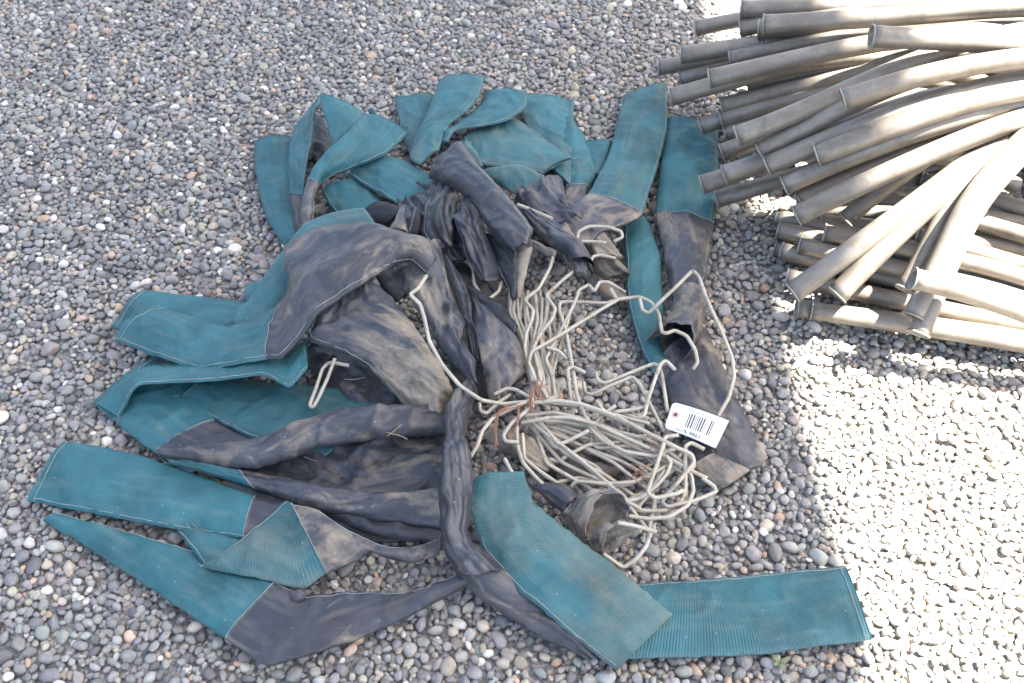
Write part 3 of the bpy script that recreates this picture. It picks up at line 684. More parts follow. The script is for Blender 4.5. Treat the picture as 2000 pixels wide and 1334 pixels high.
# ---- bottom
t = sleeve('dark grey sleeve bunched upright then trailing along the ribbed green one', FULL,
  [(898,770,7,935,770,7,1),(868,810,8.5,922,800,8.5,1.4),(868,850,9.5,908,850,9.5,1.4),(862,905,11,921,900,11,2),(856,962,11,925,965,11,2),(860,1025,10,914,1042,10,1.6),(870,1082,7.5,934,1070,8,1.2),(896,1126,5.5,990,1116,6.5,1)], start='grey', dust=.15, wr=.010, stitch='', pleat=.013, npl=1.9, stiff=.7, dr=[(0,0),(.2,.2),(.1,.1),(-.2,-.2),(-.2,-.1),(-.1,0),(0,0),(.05,0)])
panel(t, FULL, [(868,1070,6.6,930,1060,7.2),(893,1126,5.4,988,1114,6.3),(950,1180,3.0,1034,1166,4.6),(1058,1246,2.2,1094,1210,3.6),(1150,1290,1.7,1166,1282,2.4)], start='grey', dust=.22, wr=.006, stitch='', thick=.006, pleat=.004, names=('', 'trailing_end'))
sleeve('dusty green ribbed sleeve with frayed end lying across the flat teal one', FULL,
  [(920,940,8,1022,922,8),(918,1000,8,1046,985,8),(945,1080,6.5,1100,1030,7),(1020,1160,5,1162,1076,6),(1110,1236,4,1242,1140,5),(1203,1312,2.6,1312,1202,3.6)], dust=.40, bright=1.0, stitch='L', wr=.004, fray=.002, arch=.01, ribs=1.0, dr=[(-.15,0),(.05,.25),(.05,.15),(-.1,.1),(.1,.3),(.2,.35)])
sleeve('flat teal ribbed sleeve stretched out alone on the gravel', FULL,
  [(1703,1250,1.7,1650,1107,1.7),(1600,1263,1.7,1550,1116,1.7),(1500,1278,1.7,1450,1126,1.7),(1350,1284,1.7,1350,1134,1.7),(1205,1288,1.8,1250,1141,1.8),(1120,1275,1.8,1150,1150,1.8)], dust=.22, stitch='R', wr=.003, endstitch=True, ribs=1.0)
T_H1 = thing('cloth_sleeve', 'grey hooded sleeve end with beige inside beside the ribbed green one', 'sleeve', tuple(P(1130, 1030, 0)), 'cloth sleeves in the heap')
T_H2 = thing('cloth_sleeve', 'small grey hood with pale rim and beige inside on gravel', 'sleeve', tuple(P(1190, 1070, 0)), 'cloth sleeves in the heap')
sleeve('grey sleeve tip curled between the ribbed green sleeve and hood', c4,
  [(690,715,5,760,690,6.5),(760,790,5,872,700,7),(845,855,5,962,775,7)], start='grey', dust=.2, stitch='', arch=.014, pleat=.010)
sleeve('beige dusted grey cloth under the wires near the twine', c4,
  [(400,430,3,560,470,3),(520,520,3,700,460,4),(640,600,2.5,760,540,3.5),(760,650,2,830,600,3)], start='grey', dust=.58, stitch='', wr=.01, pleat=.014, npl=2.4)
sleeve('muddy brown cloth flat on gravel beneath the fanned wires', c4,
  [(700,560,1.6,900,490,2),(850,660,1.6,1050,560,2),(1050,680,1.6,1250,570,2),(1300,640,1.6,1370,560,2)], start='grey', dust=.5, bright=.7, stitch='', wr=.006)

def hood(t, rings, name, dust, bright=1.0, wr=.004, cr=FULL):
    """open cloth mouth: rings of four traced points (left, top, right, bottom: x, y, z cm), lofted, open at the first ring"""
    SEED[0] += 1; sd = SEED[0]*13.7; n = 36; Q = []
    for r in rings:
        l, tp, ri, bo = [np.array(P(*cr(x, y), z*.01)) for x, y, z in r]; c = (l+tp+ri+bo)/4; row = []
        for k in range(n):
            a = 2*math.pi*k/n; ca, sa = math.cos(a), math.sin(a)
            row.append(c + ((ri-c)*ca if ca > 0 else (l-c)*-ca) + ((tp-c)*sa if sa > 0 else (bo-c)*-sa))
        Q.append(np.array(row))
    Q = np.array(Q); m = (len(Q)-1)*10+1; V = []; UV = []; F = []
    for i in range(m):
        row = crom(Q, min(i/10, len(Q)-1.0001)); c = row.mean(0)
        for k in range(n):
            d = row[k]-c; d = d/(np.linalg.norm(d)+1e-9)
            q = row[k] + d*wr*(1.5*noise.noise((k*.35, i*.12, sd)) + 2*abs(noise.noise((k*.8, i*.3, sd+4))))
            V.append((q[0], q[1], max(q[2], .006))); UV.append((k/n*.3, i*.006))
    for i in range(m-1):
        for k in range(n):
            a = i*n+k; b = i*n+(k+1) % n; F.append((a, b, b+n, a+n))
    o = link_mesh(name, V, F, M_GREY, t, uvs=UV, color=(dust, .5*bright, 0, 1))
    md = o.modifiers.new('cloth_thickness', 'SOLIDIFY'); md.thickness = .0016; md.offset = 0
    return o
hood(T_MOUTH, [[(1266,672,2.5),(1312,634,9.5),(1354,660,9),(1306,722,1.6)], [(1300,640,2.5),(1335,608,9),(1370,632,7.5),(1335,680,2)],
    [(1316,600,3),(1345,580,7.5),(1376,602,6),(1345,640,2.5)], [(1312,565,3),(1345,555,6),(1378,568,5),(1345,588,3)]], 'open_mouth', .35, .9)

hood(T_H1, [[(1000,975,4),(1085,762,9.5),(1222,852,7.5),(1095,985,3)], [(925,945,3),(1005,760,9.5),(1120,800,6),(1000,1000,2.6)], [(865,900,3),(930,795,7),(990,840,5),(920,940,2.6)], [(842,880,4),(858,868,5),(868,880,4),(855,892,3.5)]], 'hood', .5, .95, .005, c4)
hood(T_H2, [[(1075,1080,3),(1150,922,7.2),(1246,955,6.2),(1155,1045,2.5)], [(1042,1055,2.6),(1095,935,6.8),(1160,985,4.8),(1090,1092,2.2)], [(1012,1030,2.6),(1040,970,5),(1070,1000,3.6),(1040,1060,2.2)], [(1002,1020,3),(1012,1010,3.4),(1018,1020,3),(1010,1030,2.6)]], 'hood', .55, .95, .004, c4)

# ------------------------------------------------------------------ wire frames
WIRES = []
def wire(label, cr, pts, rad=.0037):
    q = [P(*cr(x, y), z*.01) for x, y, z in pts]
    f = [q[0]]
    for a, b, c in zip(q[:-2], q[1:-1], q[2:]):          # short bend at every corner, straight runs between
        la, lc = (a-b).length, (c-b).length; r = .014
        f += [b + (a-b)*min(.4, r/la), b.copy(), b + (c-b)*min(.4, r/lc)]
    f.append(q[-1])
    path = resample(chaikin(f, 2), .004)
    t = rod('wire_frame', path, rad, M_WIRE, None, 8)
    # origin at its lowest end
    b = q[0]; me = t.data; me.transform(Matrix.Translation(-Vector((b.x, b.y, 0)))); t.location = (b.x, b.y, 0)
    t['label'] = label; t['category'] = 'wire'; t['group'] = 'bent wire frames in the tangle'
    return t
wire('long curved wire sweeping from the big grey hood to the twine', c3, [(95,395,18.5),(50,465,18),(0,500,17.5),(60,555,17),(85,640,16),(110,760,15),(180,890,14),(280,1010,12.5),(400,1090,11),(520,1112,9),(680,1095,9),(760,1100,9),(960,1122,8.5),(1100,1170,8),(1300,1260,7.5),(1450,1330,7),(1560,1395,6.5),(1590,1450,6),(1560,1500,5.5)])
wire('looped wire in the hollow under the hump', c3, [(170,305,6),(320,315,6),(355,360,6),(360,440,6),(400,505,6),(450,522,6),(500,480,6.5),(512,425,6)])
wire('wire curving out of the folded grey band into the upright bundle', c3, [(800,290,10.5),(785,350,10),(720,470,9),(640,530,9),(692,590,8.5),(680,650,8),(650,720,7),(642,800,7),(662,900,7),(690,990,8)])
wire('straight wire running down from the tied hood with a bend', c3, [(955,340,10),(860,415,9.5),(760,505,9),(815,580,8.5),(795,640,8),(730,720,7),(690,800,7),(720,920,7),(740,1040,8)])
wire('wire ending in a round hoop set in the gaping grey mouth', c3, [(1135,1340,7),(1050,1270,7),(980,1180,8),(935,1070,9),(918,960,9),(900,850,8),(870,690,7),(835,590,7),(838,545,7),(880,540,7),(1100,550,7),(1160,528,7.5),(1280,513,8),(1350,545,8.5),(1392,610,9),(1408,712,10),(1435,718,10),(1480,700,10),(1545,730,10),(1595,810,9.5),(1608,880,9),(1580,918,8)])
wire('long slanting wire crossing the gap towards the hoop', c3, [(1170,525,8.2),(1060,590,8),(900,690,8),(760,775,8),(680,820,8),(664,880,7.5),(700,970,8),(760,1060,8.5),(780,1110,8)])
wire('tall bent wire frame standing over the grey sleeve beside the tag', c3, [(1285,525,9),(1300,590,9),(1335,605,9),(1400,540,11),(1500,445,13),(1580,365,14),(1615,400,14),(1660,530,13),(1740,700,11),(1800,850,9),(1812,960,8),(1780,1080,6.5),(1720,1180,5.5)])
wire('short straight wire stub poking up by the slanting wire', c3, [(1120,470,8),(1155,528,7.8)], .0045)
wire('zigzag wire with a notch below the torn mouth', c3, [(1205,490,7),(1110,432,7.5),(1060,430,7.5),(1030,485,7.5),(1000,445,7.5),(945,475,7.5),(925,540,7),(850,690,7),(760,860,7),(800,960,7),(815,1080,7.5),(720,1090,8)])
wire('wire with a hooked top standing in the gravel gap', c3, [(980,938,9),(910,903,9.5),(882,915,9.5),(890,1000,9),(905,1100,8),(912,1185,7)])
wire('bent wire with upturned tip lying beside the gravel gap', c3, [(1040,935,6.5),(1050,985,6),(1095,995,6),(1250,930,7),(1360,887,7.5),(1395,900,8),(1410,960,8),(1440,1160,6)])
wire('wire with a crooked hook rising beside the tag', c3, [(1482,922,9),(1430,868,9.5),(1400,890,9.5),(1370,970,9),(1330,1090,8),(1310,1178,7),(1270,1190,6.5),(1190,1165,6)])
wire('stepped wire beneath the crooked hook', c3, [(972,990,6),(980,1050,5.5),(1020,1060,5.5),(1120,1010,6),(1245,958,7),(1290,1010,7),(1340,1110,6.5),(1420,1265,6)])
for k, pts in enumerate([
    [(600,500,5),(610,640,5),(640,700,5),(655,860,5.5),(700,1040,7)], [(660,480,6),(650,600,5.5),(690,720,5.5),(680,860,6),(720,1060,7)],
    [(700,500,6),(715,640,6),(690,760,6),(720,880,6),(760,1080,7)], [(740,520,6),(735,660,6),(700,790,6),(735,900,6),(770,1090,7)],
    [(770,510,6.5),(760,640,6),(730,720,6),(745,880,6),(790,1000,6.5),(780,1100,7)], [(560,480,4),(555,600,4),(600,690,4),(620,800,4.5),(670,960,6),(700,1080,7)],
    [(630,520,5),(615,640,4.6),(650,780,5),(670,900,6),(690,1080,7)], [(720,540,5),(700,700,5),(655,860,5.5),(690,960,6),(740,1100,7)],
    [(860,600,6),(820,760,6),(790,900,6),(770,1060,7)], [(900,590,6.5),(850,760,6.2),(800,930,6),(780,1080,7)],
    [(790,600,5.5),(820,720,5),(770,860,5),(790,960,5.5),(830,1010,6),(820,1080,6.5),(700,1085,7.5)]]):
    wire('thin upright wire packed in the bundle between hump and twine', c3, pts)
rw = random.Random(21)
for k in range(9):
    x0 = 570 + k*27 + rw.uniform(-10, 10); xb = 690 + k*11
    wire('thin upright wire packed in the bundle between hump and twine', c3, [(x0, 470+rw.uniform(0, 60), 4+rw.random()*2), (x0+rw.uniform(-20, 20), 620+rw.uniform(-30, 30), 4+rw.random()*1.5),
        ((x0+xb)/2+rw.uniform(-45, 25), 780+rw.uniform(-40, 40), 4.5+rw.random()*1.5), (xb+rw.uniform(-20, 20), 940+rw.uniform(-30, 30), 5+rw.random()), (xb+rw.uniform(-8, 8), 1080, 6.5)])
for k in range(11):
    a = k/10; ex = 1180 + 330*a + rw.uniform(-40, 40); ey = 900 - 330*a + rw.uniform(-50, 50)
    mx = 800 + 260*a + rw.uniform(-60, 60); my = 560 - 160*a + rw.uniform(-40, 40)
    wire('half buried wire strand fanning out under the others from the twine', c4, [(640+rw.uniform(0, 60), 330+rw.uniform(-30, 40), 5), (mx, my, 4.5+rw.random()), ((mx+ex)/2+rw.uniform(-30, 60), (my+ey)/2+rw.uniform(-50, 30), 4+rw.random()),
        (ex, ey, 3.4+rw.random()), (ex+rw.uniform(20, 70), ey-rw.uniform(10, 70), 3.6)])
wire('short angled wire beside the bundle', c3, [(765,795,8),(830,815,7.5),(880,862,7)])
F_ = c4
wire('fanned wire dropping straight from the twine to the far pebbles', F_, [(650,330,7),(760,420,7),(900,530,6.5),(1080,680,6),(1230,830,5),(1330,960,3.5)])
wire('paired fanned wire beside the straight dropping one', F_, [(700,330,7.5),(830,470,7),(960,570,6.8),(1110,700,6),(1210,800,5.5),(1290,840,5)])
wire('fanned wire with a shallow elbow', F_, [(720,345,7.5),(830,478,7),(870,468,7),(1000,402,8)])
wire('wire arching from the twine over the fan to the right', F_, [(620,360,8),(780,330,9),(900,330,9),(1050,370,8.5),(1200,440,8),(1400,530,7),(1560,620,6),(1660,670,5.5)])
wire('wire arching above the fan to a squared end', F_, [(660,250,9.5),(830,235,10),(960,255,10),(1150,320,9.5),(1300,400,9),(1450,480,8.5),(1575,535,8),(1590,580,7.5),(1500,690,6.5),(1405,800,5),(1440,830,5),(1600,790,5),(1712,745,5),(1700,715,5),(1630,665,5.5)])
wire('low wire curving through the middle of the fan', F_, [(980,330,8),(1010,390,7.5),(1080,460,7),(1200,520,6.5),(1360,545,6.5),(1480,505,7)])
wire('wire with a rounded elbow low in the fan', F_, [(1020,420,6),(1012,470,5.5),(1050,500,5.5),(1180,490,5.5),(1330,495,6),(1400,480,6.5)])
wire('wire bent like a shepherd crook beside the tag', F_, [(1645,508,7),(1570,470,7.5),(1538,490,7.5),(1538,600,6.5),(1542,780,4)])
wire('wire from behind the tag bent down to a square corner', F_, [(1500,428,8.5),(1425,438,8.5),(1415,490,8.5),(1370,620,8),(1325,750,7),(1370,780,6.5),(1500,752,6.5),(1525,735,6.5)])
wire('wire looping along the far right rim of the tangle', F_, [(1220,880,5.5),(1330,895,5.5),(1450,885,5.5),(1555,820,5),(1585,740,5),(1575,660,5.5),(1540,600,6)])
wire('short wire with flat tip leaving the small hood', F_, [(1160,915,7.5),(1260,935,7),(1378,968,6)])
wire('wire curving down to the gravel from the small hood', F_, [(1345,975,4.5),(1320,1050,4),(1260,1125,3),(1190,1170,2.4),(1080,1090,4)])
wire('wire reaching left from the twine with a bent foot', F_, [(335,555,7.5),(375,495,8.5),(405,405,9.5),(470,325,10),(580,275,10),(690,225,10)])
wire('wire from the twine turning in a tight elbow', F_, [(610,468,8),(535,462,8.5),(522,430,9),(570,360,9.5),(690,262,10)])
wire('thin wire trailing towards the curled grey tip', F_, [(598,380,8),(600,480,7.5),(630,580,7),(700,660,6.5),(760,720,6)])
wire('second thin wire trailing beside it to the hood', F_, [(630,420,7),(640,560,6),(740,640,5.5),(830,700,6)])
wire('short wire showing at the corner of the ribbed green sleeve', F_, [(530,560,8.5),(572,640,8.5)])
wire('wire with a wavy run across the muddy cloth', F_, [(780,560,4.5),(830,578,4.5),(900,530,5),(1000,480,5.5),(1150,470,5.5),(1320,430,6)])
wire('wire arching low over the brown cloth', F_, [(895,722,5),(930,685,6),(1090,700,6),(1250,690,5.5),(1360,640,5.5),(1450,590,5.5),(1480,550,6)])
wire('wire lying between the brown cloth and the hood', F_, [(830,690,4),(950,665,4),(1100,715,4.5),(1230,705,4.5),(1320,650,5)])
wire('wire with a curved tip near the right rim', F_, [(1210,800,5),(1300,775,5),(1380,710,5.5),(1440,640,6),(1460,580,6.5),(1430,540,7)])
wire('wire running along the rim to the crook', F_, [(1220,830,4.5),(1300,850,4.5),(1420,850,4.5),(1520,800,4.5),(1545,700,5)])
wire('wire slanting under the square corner', F_, [(1260,850,4),(1330,760,4.5),(1370,700,5),(1430,620,5.5)])
wire('wire dropping behind the square corner', F_, [(1330,1000,2.8),(1345,900,3.5),(1370,800,4),(1350,740,4.5)])
wire('wire spanning from the elbow to the tag string', F_, [(1040,235,8),(1080,290,7),(1200,330,6.5),(1340,365,6.5)])
wire('wire with raised tip beside the spanning one', F_, [(1150,262,8),(1060,330,7),(1010,400,6)])
wire('straight wire rising to the stepped wire', F_, [(1130,300,7),(1220,290,7),(1305,275,7),(1325,250,8),(1345,180,9)])
wire('wire crossing the fan just under the arching one', F_, [(640,320,7.5),(800,300,8),(960,335,7.8),(1130,400,7),(1320,450,7),(1440,520,6.5),(1540,590,6)])
wire('lower wire crossing the fan towards the brown cloth', F_, [(660,345,6.5),(850,350,6.5),(1000,380,6.3),(1150,440,6),(1260,500,5.8),(1400,560,5.5),(1560,660,5)])
wire('wire bent in a shallow arch through the fan', F_, [(760,360,5.5),(960,350,5.8),(1100,380,5.8),(1290,470,5.5),(1390,590,5),(1380,720,4.5)])
wire('small wire elbow leaving the twine under the blunt sleeve', c3, [(470,1060,8),(540,1025,8.5),(590,1030,8.5),(670,1075,9)])
wire('curved wire end under the blunt dusty sleeve', c3, [(560,1060,7),(500,1100,7.5),(430,1165,8),(395,1150,8),(390,1110,7.5)])
wire('narrow wire loop hanging under the dusty flap', c6, [(1520,1040,8),(1440,1025,8),(1405,1025,8),(1370,1060,7.5),(1330,1180,6.5),(1300,1260,6),(1316,1278,6),(1345,1230,6.5),(1400,1110,7.5),(1440,1000,9.5)])
wire('bare wire tip poking from the crumpled grey sleeve behind the hump', c5, [(1600,800,11),(1690,835,11),(1795,880,11.5)], .0047)
wire('wire hoop on top of the beige dusted folds', c3, [(935,195,9),(942,150,9.5),(1000,120,10),(1100,122,10),(1180,148,10),(1190,180,9.5),(1140,205,9)])
wire('wire tip lying across the beige dusted folds', c3, [(940,205,8.5),(1020,205,8.5),(1098,212,8.5)])
wire('small bent wire between the beige folds and torn mouth', c3, [(1005,320,7),(1025,288,7.5),(1060,280,7.5),(1150,300,7.5)])

# ------------------------------------------------------------------ twine ties
def twine(label, cr, cx, cy, z, spread, n, sd):
    rng = random.Random(sd); c = P(*cr(cx, cy), z*.01)
    t = thing('twine_tie', label, 'twine', (c.x, c.y, 0), 'orange twine ties')
    for k in range(n):
        a = rng.uniform(0, 6.28); p = c.copy(); pts = [p.copy()]
        d = Vector((math.cos(a), math.sin(a)*1.3, 0))
        for s in range(5):
            d = (d + Vector((rng.uniform(-.6, .6), rng.uniform(-.6, .6), 0))).normalized()
            p = p + d*spread*.22; p.z = max(.012, z*.01 + rng.uniform(-.006, .008) - .002*s); pts.append(p.copy())
        rod('twine_strand', resample(chaikin(pts, 2), .004), .0008, M_TWINE, t, 5)
def twine_line(t, cr, pts, rng, n=5):
    for k in range(n):
        q = [P(*cr(x+rng.uniform(-9, 9), y+rng.uniform(-9, 9)), (z+rng.uniform(-.2, .3))*.01) for x, y, z in pts]
        rod('twine_strand', resample(chaikin(q, 2), .004), .0010, M_TWINE, t, 5)
twine('frayed knot of orange twine binding the upright wire bundle', c4, 705, 165, 10.4, .03, 16, 1)
twine('loose orange twine scraps on the fanned wires near the right rim', c4, 1275, 630, 6.5, .022, 10, 2)
twine('small orange twine wisp on the fanned wires', c4, 1375, 490, 8, .014, 6, 3)
c_ = P(*c4(600, 300), .1); tt_ = thing('twine_tie', 'strands of orange twine wound round the wires below the knot', 'twine', (c_.x, c_.y, 0), 'orange twine ties')
rg = random.Random(5)
twine_line(tt_, c4, [(690,170,10.6),(670,240,10.6),(690,300,10.3)], rg, 6)
twine_line(tt_, c4, [(560,270,10.8),(490,300,10.6),(475,380,9),(485,490,8)], rg, 4)
twine_line(tt_, c4, [(600,265,10.8),(610,340,10),(590,410,9.5),(550,440,9)], rg, 4)
twine_line(tt_, c4, [(470,320,10.5),(540,285,10.7),(640,250,10.7)], rg, 3)

# ------------------------------------------------------------------ tag
def build_tag():
    z = 7.5
    A = P(1314, 785, .078); B = P(1424, 822, .070); Cc = P(1398, 876, .066); Dd = P(1297, 836, .072)
    t = thing('paper_tag', 'white card auction tag with barcode and number 4863', 'tag', (Dd.x, Dd.y, 0))
    ex = (B-A); ey = (A-Dd)
    def pt(u, v, h=0):
        p = Dd.lerp(Cc, u).lerp(A.lerp(B, u), v); nrm = ex.cross(ey).normalized()
        if nrm.z < 0: nrm = -nrm
        return p + nrm*(h + .003*math.sin(u*math.pi))
    n = 24; V = []; F = []
    outline = lambda u: (.0 + (.18 if u < .001 else 0), 1 - (.18 if u < .001 else 0))
    us = [0, .03, .06] + [.06 + .94*i/20 for i in range(1, 21)]
    for u in us:
        cut = max(0, .04-u)/.04*.10
        for v in (cut, .25, .5, .75, 1-cut):
            V.append(pt(u, v, .0004)); 
    for u in us:
        cut = max(0, .04-u)/.04*.10
        for v in (cut, .25, .5, .75, 1-cut): V.append(pt(u, v, 0))
    Bn = len(us)*5
    for i in range(len(us)-1):
        for j in range(4):
            a = i*5+j; F += [(a, a+5, a+6, a+1), (Bn+a, Bn+a+1, Bn+a+6, Bn+a+5)]
        a = i*5; F.append((a, Bn+a, Bn+a+5, a+5)); a = i*5+4; F.append((a, a+5, Bn+a+5, Bn+a))
    for r in (0, len(us)-1):
        for j in range(4): a = r*5+j; F.append((a, a+1, Bn+a+1, Bn+a))
    card = link_mesh('card', V, F, M_CARD, t)
    def patch(name, polys, mat, h=.0009):
        V = []; F = []
        for poly in polys:
            b = len(V); V += [pt(u, v, h) for u, v in poly]; F.append(tuple(range(b, len(V))))
        return link_mesh(name, V, F, mat, t, smooth=False)
    asp = ex.length/ey.length
    ring = []; N_ = 28
    for k in range(N_):
        a0, a1 = 2*math.pi*k/N_, 2*math.pi*(k+1)/N_
        f = lambda a, r: (.115 + r*math.cos(a)/asp, .57 + r*math.sin(a))
        ring.append((f(a0, .065), f(a0, .125), f(a1, .125), f(a1, .065)))
    patch('reinforcing_ring', ring, M_RING)
    patch('string_hole', [[(.115+.058*math.cos(2*math.pi*k/16)/asp, .57+.058*math.sin(2*math.pi*k/16)) for k in range(16)]], M_INK)
    rng = random.Random(12); x = .34
    while x < .80:
        w = rng.choice((.012, .018, .026)); 
        if not (.685 < x < .73):
            patch('barcode_bar', [[(x, .27), (x+w, .27), (x+w, .78), (x, .78)]], M_INK)
        x += w + rng.choice((.014, .018, .024))
    def text(name, s, u, v, size, mat, bold=0):
        cu = bpy.data.curves.new(name, 'FONT'); cu.body = s; cu.size = 1; cu.resolution_u = 2; cu.offset = bold
        ob = bpy.data.objects.new(name, cu); COL.objects.link(ob)
        dg = bpy.context.evaluated_depsgraph_get(); me = bpy.data.meshes.new_from_object(ob.evaluated_get(dg))
        bpy.data.objects.remove(ob)
        Vv = [pt(u + q.co.x*size/asp, v + q.co.y*size, .0010) for q in me.vertices]
        link_mesh(name, Vv, [tuple(p.vertices) for p in me.polygons], mat, t, smooth=False)
    text('printed_name', 'Musser Bros, Inc.', .30, .825, .135, M_INKPALE)
    text('printed_number', '4863', .455, .06, .19, M_INK, .004)
    text('printed_word', 'Plum', .20, .07, .12, M_INKPALE)
    patch('ink_dash', [[(.345, .16), (.40, .06), (.415, .09), (.365, .18)]], M_INK)
build_tag()

# ------------------------------------------------------------------ aluminium siphon tubes
def tube(label, pts, dia=.049, cr=FULL, ext=.45, drop=.12, droop=1.0, group='aluminium siphon tubes in the heap'):
    dia *= .86
    z0 = pts[0][2]*.01*(.80 if droop and pts[0][2] > 10 else 1.0)
    q = [P(*cr(pts[0][0], pts[0][1]), z0)]; run = 0; cp = Vector((0, 0, CAM_H))
    for a, b in zip(pts[:-1], pts[1:]):
        A_ = cr(a[0], a[1]); B_ = cr(b[0], b[1]); le = math.hypot(B_[0]-A_[0], B_[1]-A_[1])
        zg = q[-1].z + (b[2]-a[2])*.01
        if droop:
            g = (P(*B_, 0)-cp).normalized(); pc = cp + g*(q[-1]-cp).length      # same distance from the eye
            f = 1.06 if run < 120 else (.75 if run < 280 else .45)
            zg = q[-1].z + (pc.z - q[-1].z)*f*droop
        q.append(P(*B_, zg)); run += le
    d = (q[-1]-q[-2]).normalized(); e = q[-1] + d*ext*.5; e.z = max(.04, e.z - drop*.3)
    e2 = e + Vector((d.x, d.y, 0)).normalized()*ext*.5; e2.z = max(.04, e.z - drop)
    path = resample(chaikin(q + [e, e2], 4), .018)
    t = thing('siphon_tube', label, 'tube', (q[0].x, q[0].y, 0), group)
    fr = frames(path); n = 20; V = []; F = []; UV = []; ro = dia/2; ri = ro-.0022
    s = 0
    # outer wall with a slight flare at the mouth, then the inner wall
    for i, (p, (tg, nn, bb)) in enumerate(zip(path, fr)):
        if i: s += (p-path[i-1]).length
        fl = 1 + .045*math.exp(-s/.02)
        for k in range(n+1):
            a = 2*math.pi*k/n; dv = nn*math.cos(a)+bb*math.sin(a)
            V.append(p + dv*ro*fl); UV.append((k/n*dia*3.1416, s))
    m = len(path); W = n+1; B = m*W; s = 0
    for i, (p, (tg, nn, bb)) in enumerate(zip(path, fr)):
        if i: s += (p-path[i-1]).length
        fl = 1 + .045*math.exp(-s/.02)
        for k in range(n+1):
            a = 2*math.pi*k/n; dv = nn*math.cos(a)+bb*math.sin(a)
            V.append(p + dv*ri*fl); UV.append((k/n*dia*3.1416+.3, s))
    for i in range(m-1):
        for k in range(n):
            a = i*W+k; F.append((a, a+1, a+W+1, a+W)); F.append((B+a, B+a+W, B+a+W+1, B+a+1))
    for k in range(n):
        F.append((k, B+k, B+k+1, k+1)); a = (m-1)*W+k; F.append((a, a+1, B+a+1, B+a))
    link_mesh('tube_wall', V, F, M_TUBE, t, uvs=UV)
    # rolled rim bead at the mouth
    V = []; F = []; tg, nn, bb = fr[0]; M1 = 24; M2 = 6; rr = ro*1.055
    for k in range(M1):
        a = 2*math.pi*k/M1; dv = nn*math.cos(a)+bb*math.sin(a)
        for j in range(M2):
            b = 2*math.pi*j/M2; V.append(path[0] + dv*(rr + .0020*math.cos(b)) + tg*(.0022*math.sin(b)))
    for k in range(M1):
        for j in range(M2):
            F.append((k*M2+j, ((k+1) % M1)*M2+j, ((k+1) % M1)*M2+(j+1) % M2, k*M2+(j+1) % M2))
    link_mesh('rolled_rim', V, F, M_RIM, t)
    return t
SH = 'shaded grey aluminium tube end among the stacked layers of the tube heap'
SL = 'tube slanting towards the flat sleeves from under the topmost tubes'
LO = 'lower aluminium tube lying nearly flat at the foot of the heap'
tube('uppermost straight grey tube lying along the back of the heap', [(1448,18,34),(1720,10,34),(2000,-5,34)])
tube('broad pale tube lying over another at the back of the heap', [(1492,48,38.5),(1760,32,39),(2000,10,39)], .051)
tube('tube directly beneath the broad pale tube with its rim just showing', [(1482,58,33.5),(1760,52,33),(2000,40,33)])
tube('grey tube with bare sunlit ground behind its rim', [(1358,56,20),(1444,38,21),(1700,-5,23)], .046)
tube('tube end peeking out between the uppermost tube and the broad pale pair', [(1446,56,29),(1490,47,29),(1700,10,29)])
tube('tube end directly below the broad pale pair', [(1490,88,29),(1640,78,29),(1850,66,29)])
tube('sunlit tube resting on top of all others with dark open mouth', [(1702,71,46),(1850,78,46),(2000,88,45),(2150,104,43)], .050, droop=0)
tube('grey tube above the farthest reaching tube end', [(1330,108,23),(1480,86,24),(1660,58,25)])
tube('tube end reaching farthest out over the gravel', [(1286,132,15),(1400,114,17),(1560,88,19)], .046)
tube('tube end squeezed in just over the long tube that slants under the topmost one', [(1426,116,25.5),(1496,100,25.5),(1700,58,26)], .046)
tube('slim tube end tucked under the farthest reaching tube end', [(1328,153,13),(1420,130,14),(1560,98,15)], .046)
tube('long grey tube slanting beneath the topmost sunlit tube', [(1386,154,30),(1540,118,31.5),(1690,86,32.5),(1900,58,33)])
tube('tube end touching the tip of the leaning teal sleeve', [(1310,190,19),(1390,167,20.5),(1560,124,22)])
tube('tube running just below the long one that slants under the topmost tube', [(1490,154,25),(1600,138,25),(1720,120,25),(1900,92,25)])
tube('slim tube set back behind the tube pointing at the leaning sleeve', [(1462,172,19.5),(1540,156,20),(1700,126,21)], .046)
tube('second tube end above the brownish low one', [(1410,208,17.5),(1490,186,18.5),(1660,144,20)])
tube('stout tube deep in the gap above the long slender tube', [(1558,176,20),(1640,160,20.5),(1800,130,21)], .054)
tube('long slender tube crossing over the middle of the heap', [(1440,266,30),(1560,220,32.5),(1680,164,35),(1860,92,37),(2000,60,37)])
tube('tube with dark mouth resting above the long slender one', [(1646,195,46),(1780,152,47),(1920,122,37.5),(2060,108,36)], droop=.8)
tube('tube running from beneath the dark mouthed tube', [(1484,296,26.5),(1570,252,28.5),(1650,208,30.5),(1780,152,32)])
tube('brownish tube end low over the dark upper teal sleeve', [(1368,247,11),(1430,226,12.5),(1580,186,14)], .048)
tube('tube end right above the brownish low one', [(1408,232,14.5),(1480,212,15.5),(1640,170,17)])
tube('slim dark tube end right below the brownish low one', [(1416,260,11),(1480,240,12),(1640,196,14)], .044)
tube('tube slanting just below the pair with the dark mouth', [(1498,324,26),(1600,280,28),(1730,226,30.5),(1860,186,32),(2020,150,32)])
tube('prominent curved tube with sunlit far half in the middle of the heap', [(1596,302,33),(1720,258,34),(1860,208,35),(1960,182,35),(2080,165,34)], .051)
tube('dark tube end two below the brownish low one', [(1410,298,11),(1480,272,12.5),(1640,218,15)])
tube('tube end hanging over the edge of the collared teal sleeve', [(1371,361,12.5),(1450,334,15),(1560,290,18),(1660,244,20)])
tube('tube lying just above the one overhanging the collared sleeve', [(1414,341,18.5),(1500,312,20),(1600,272,22),(1700,228,24)])
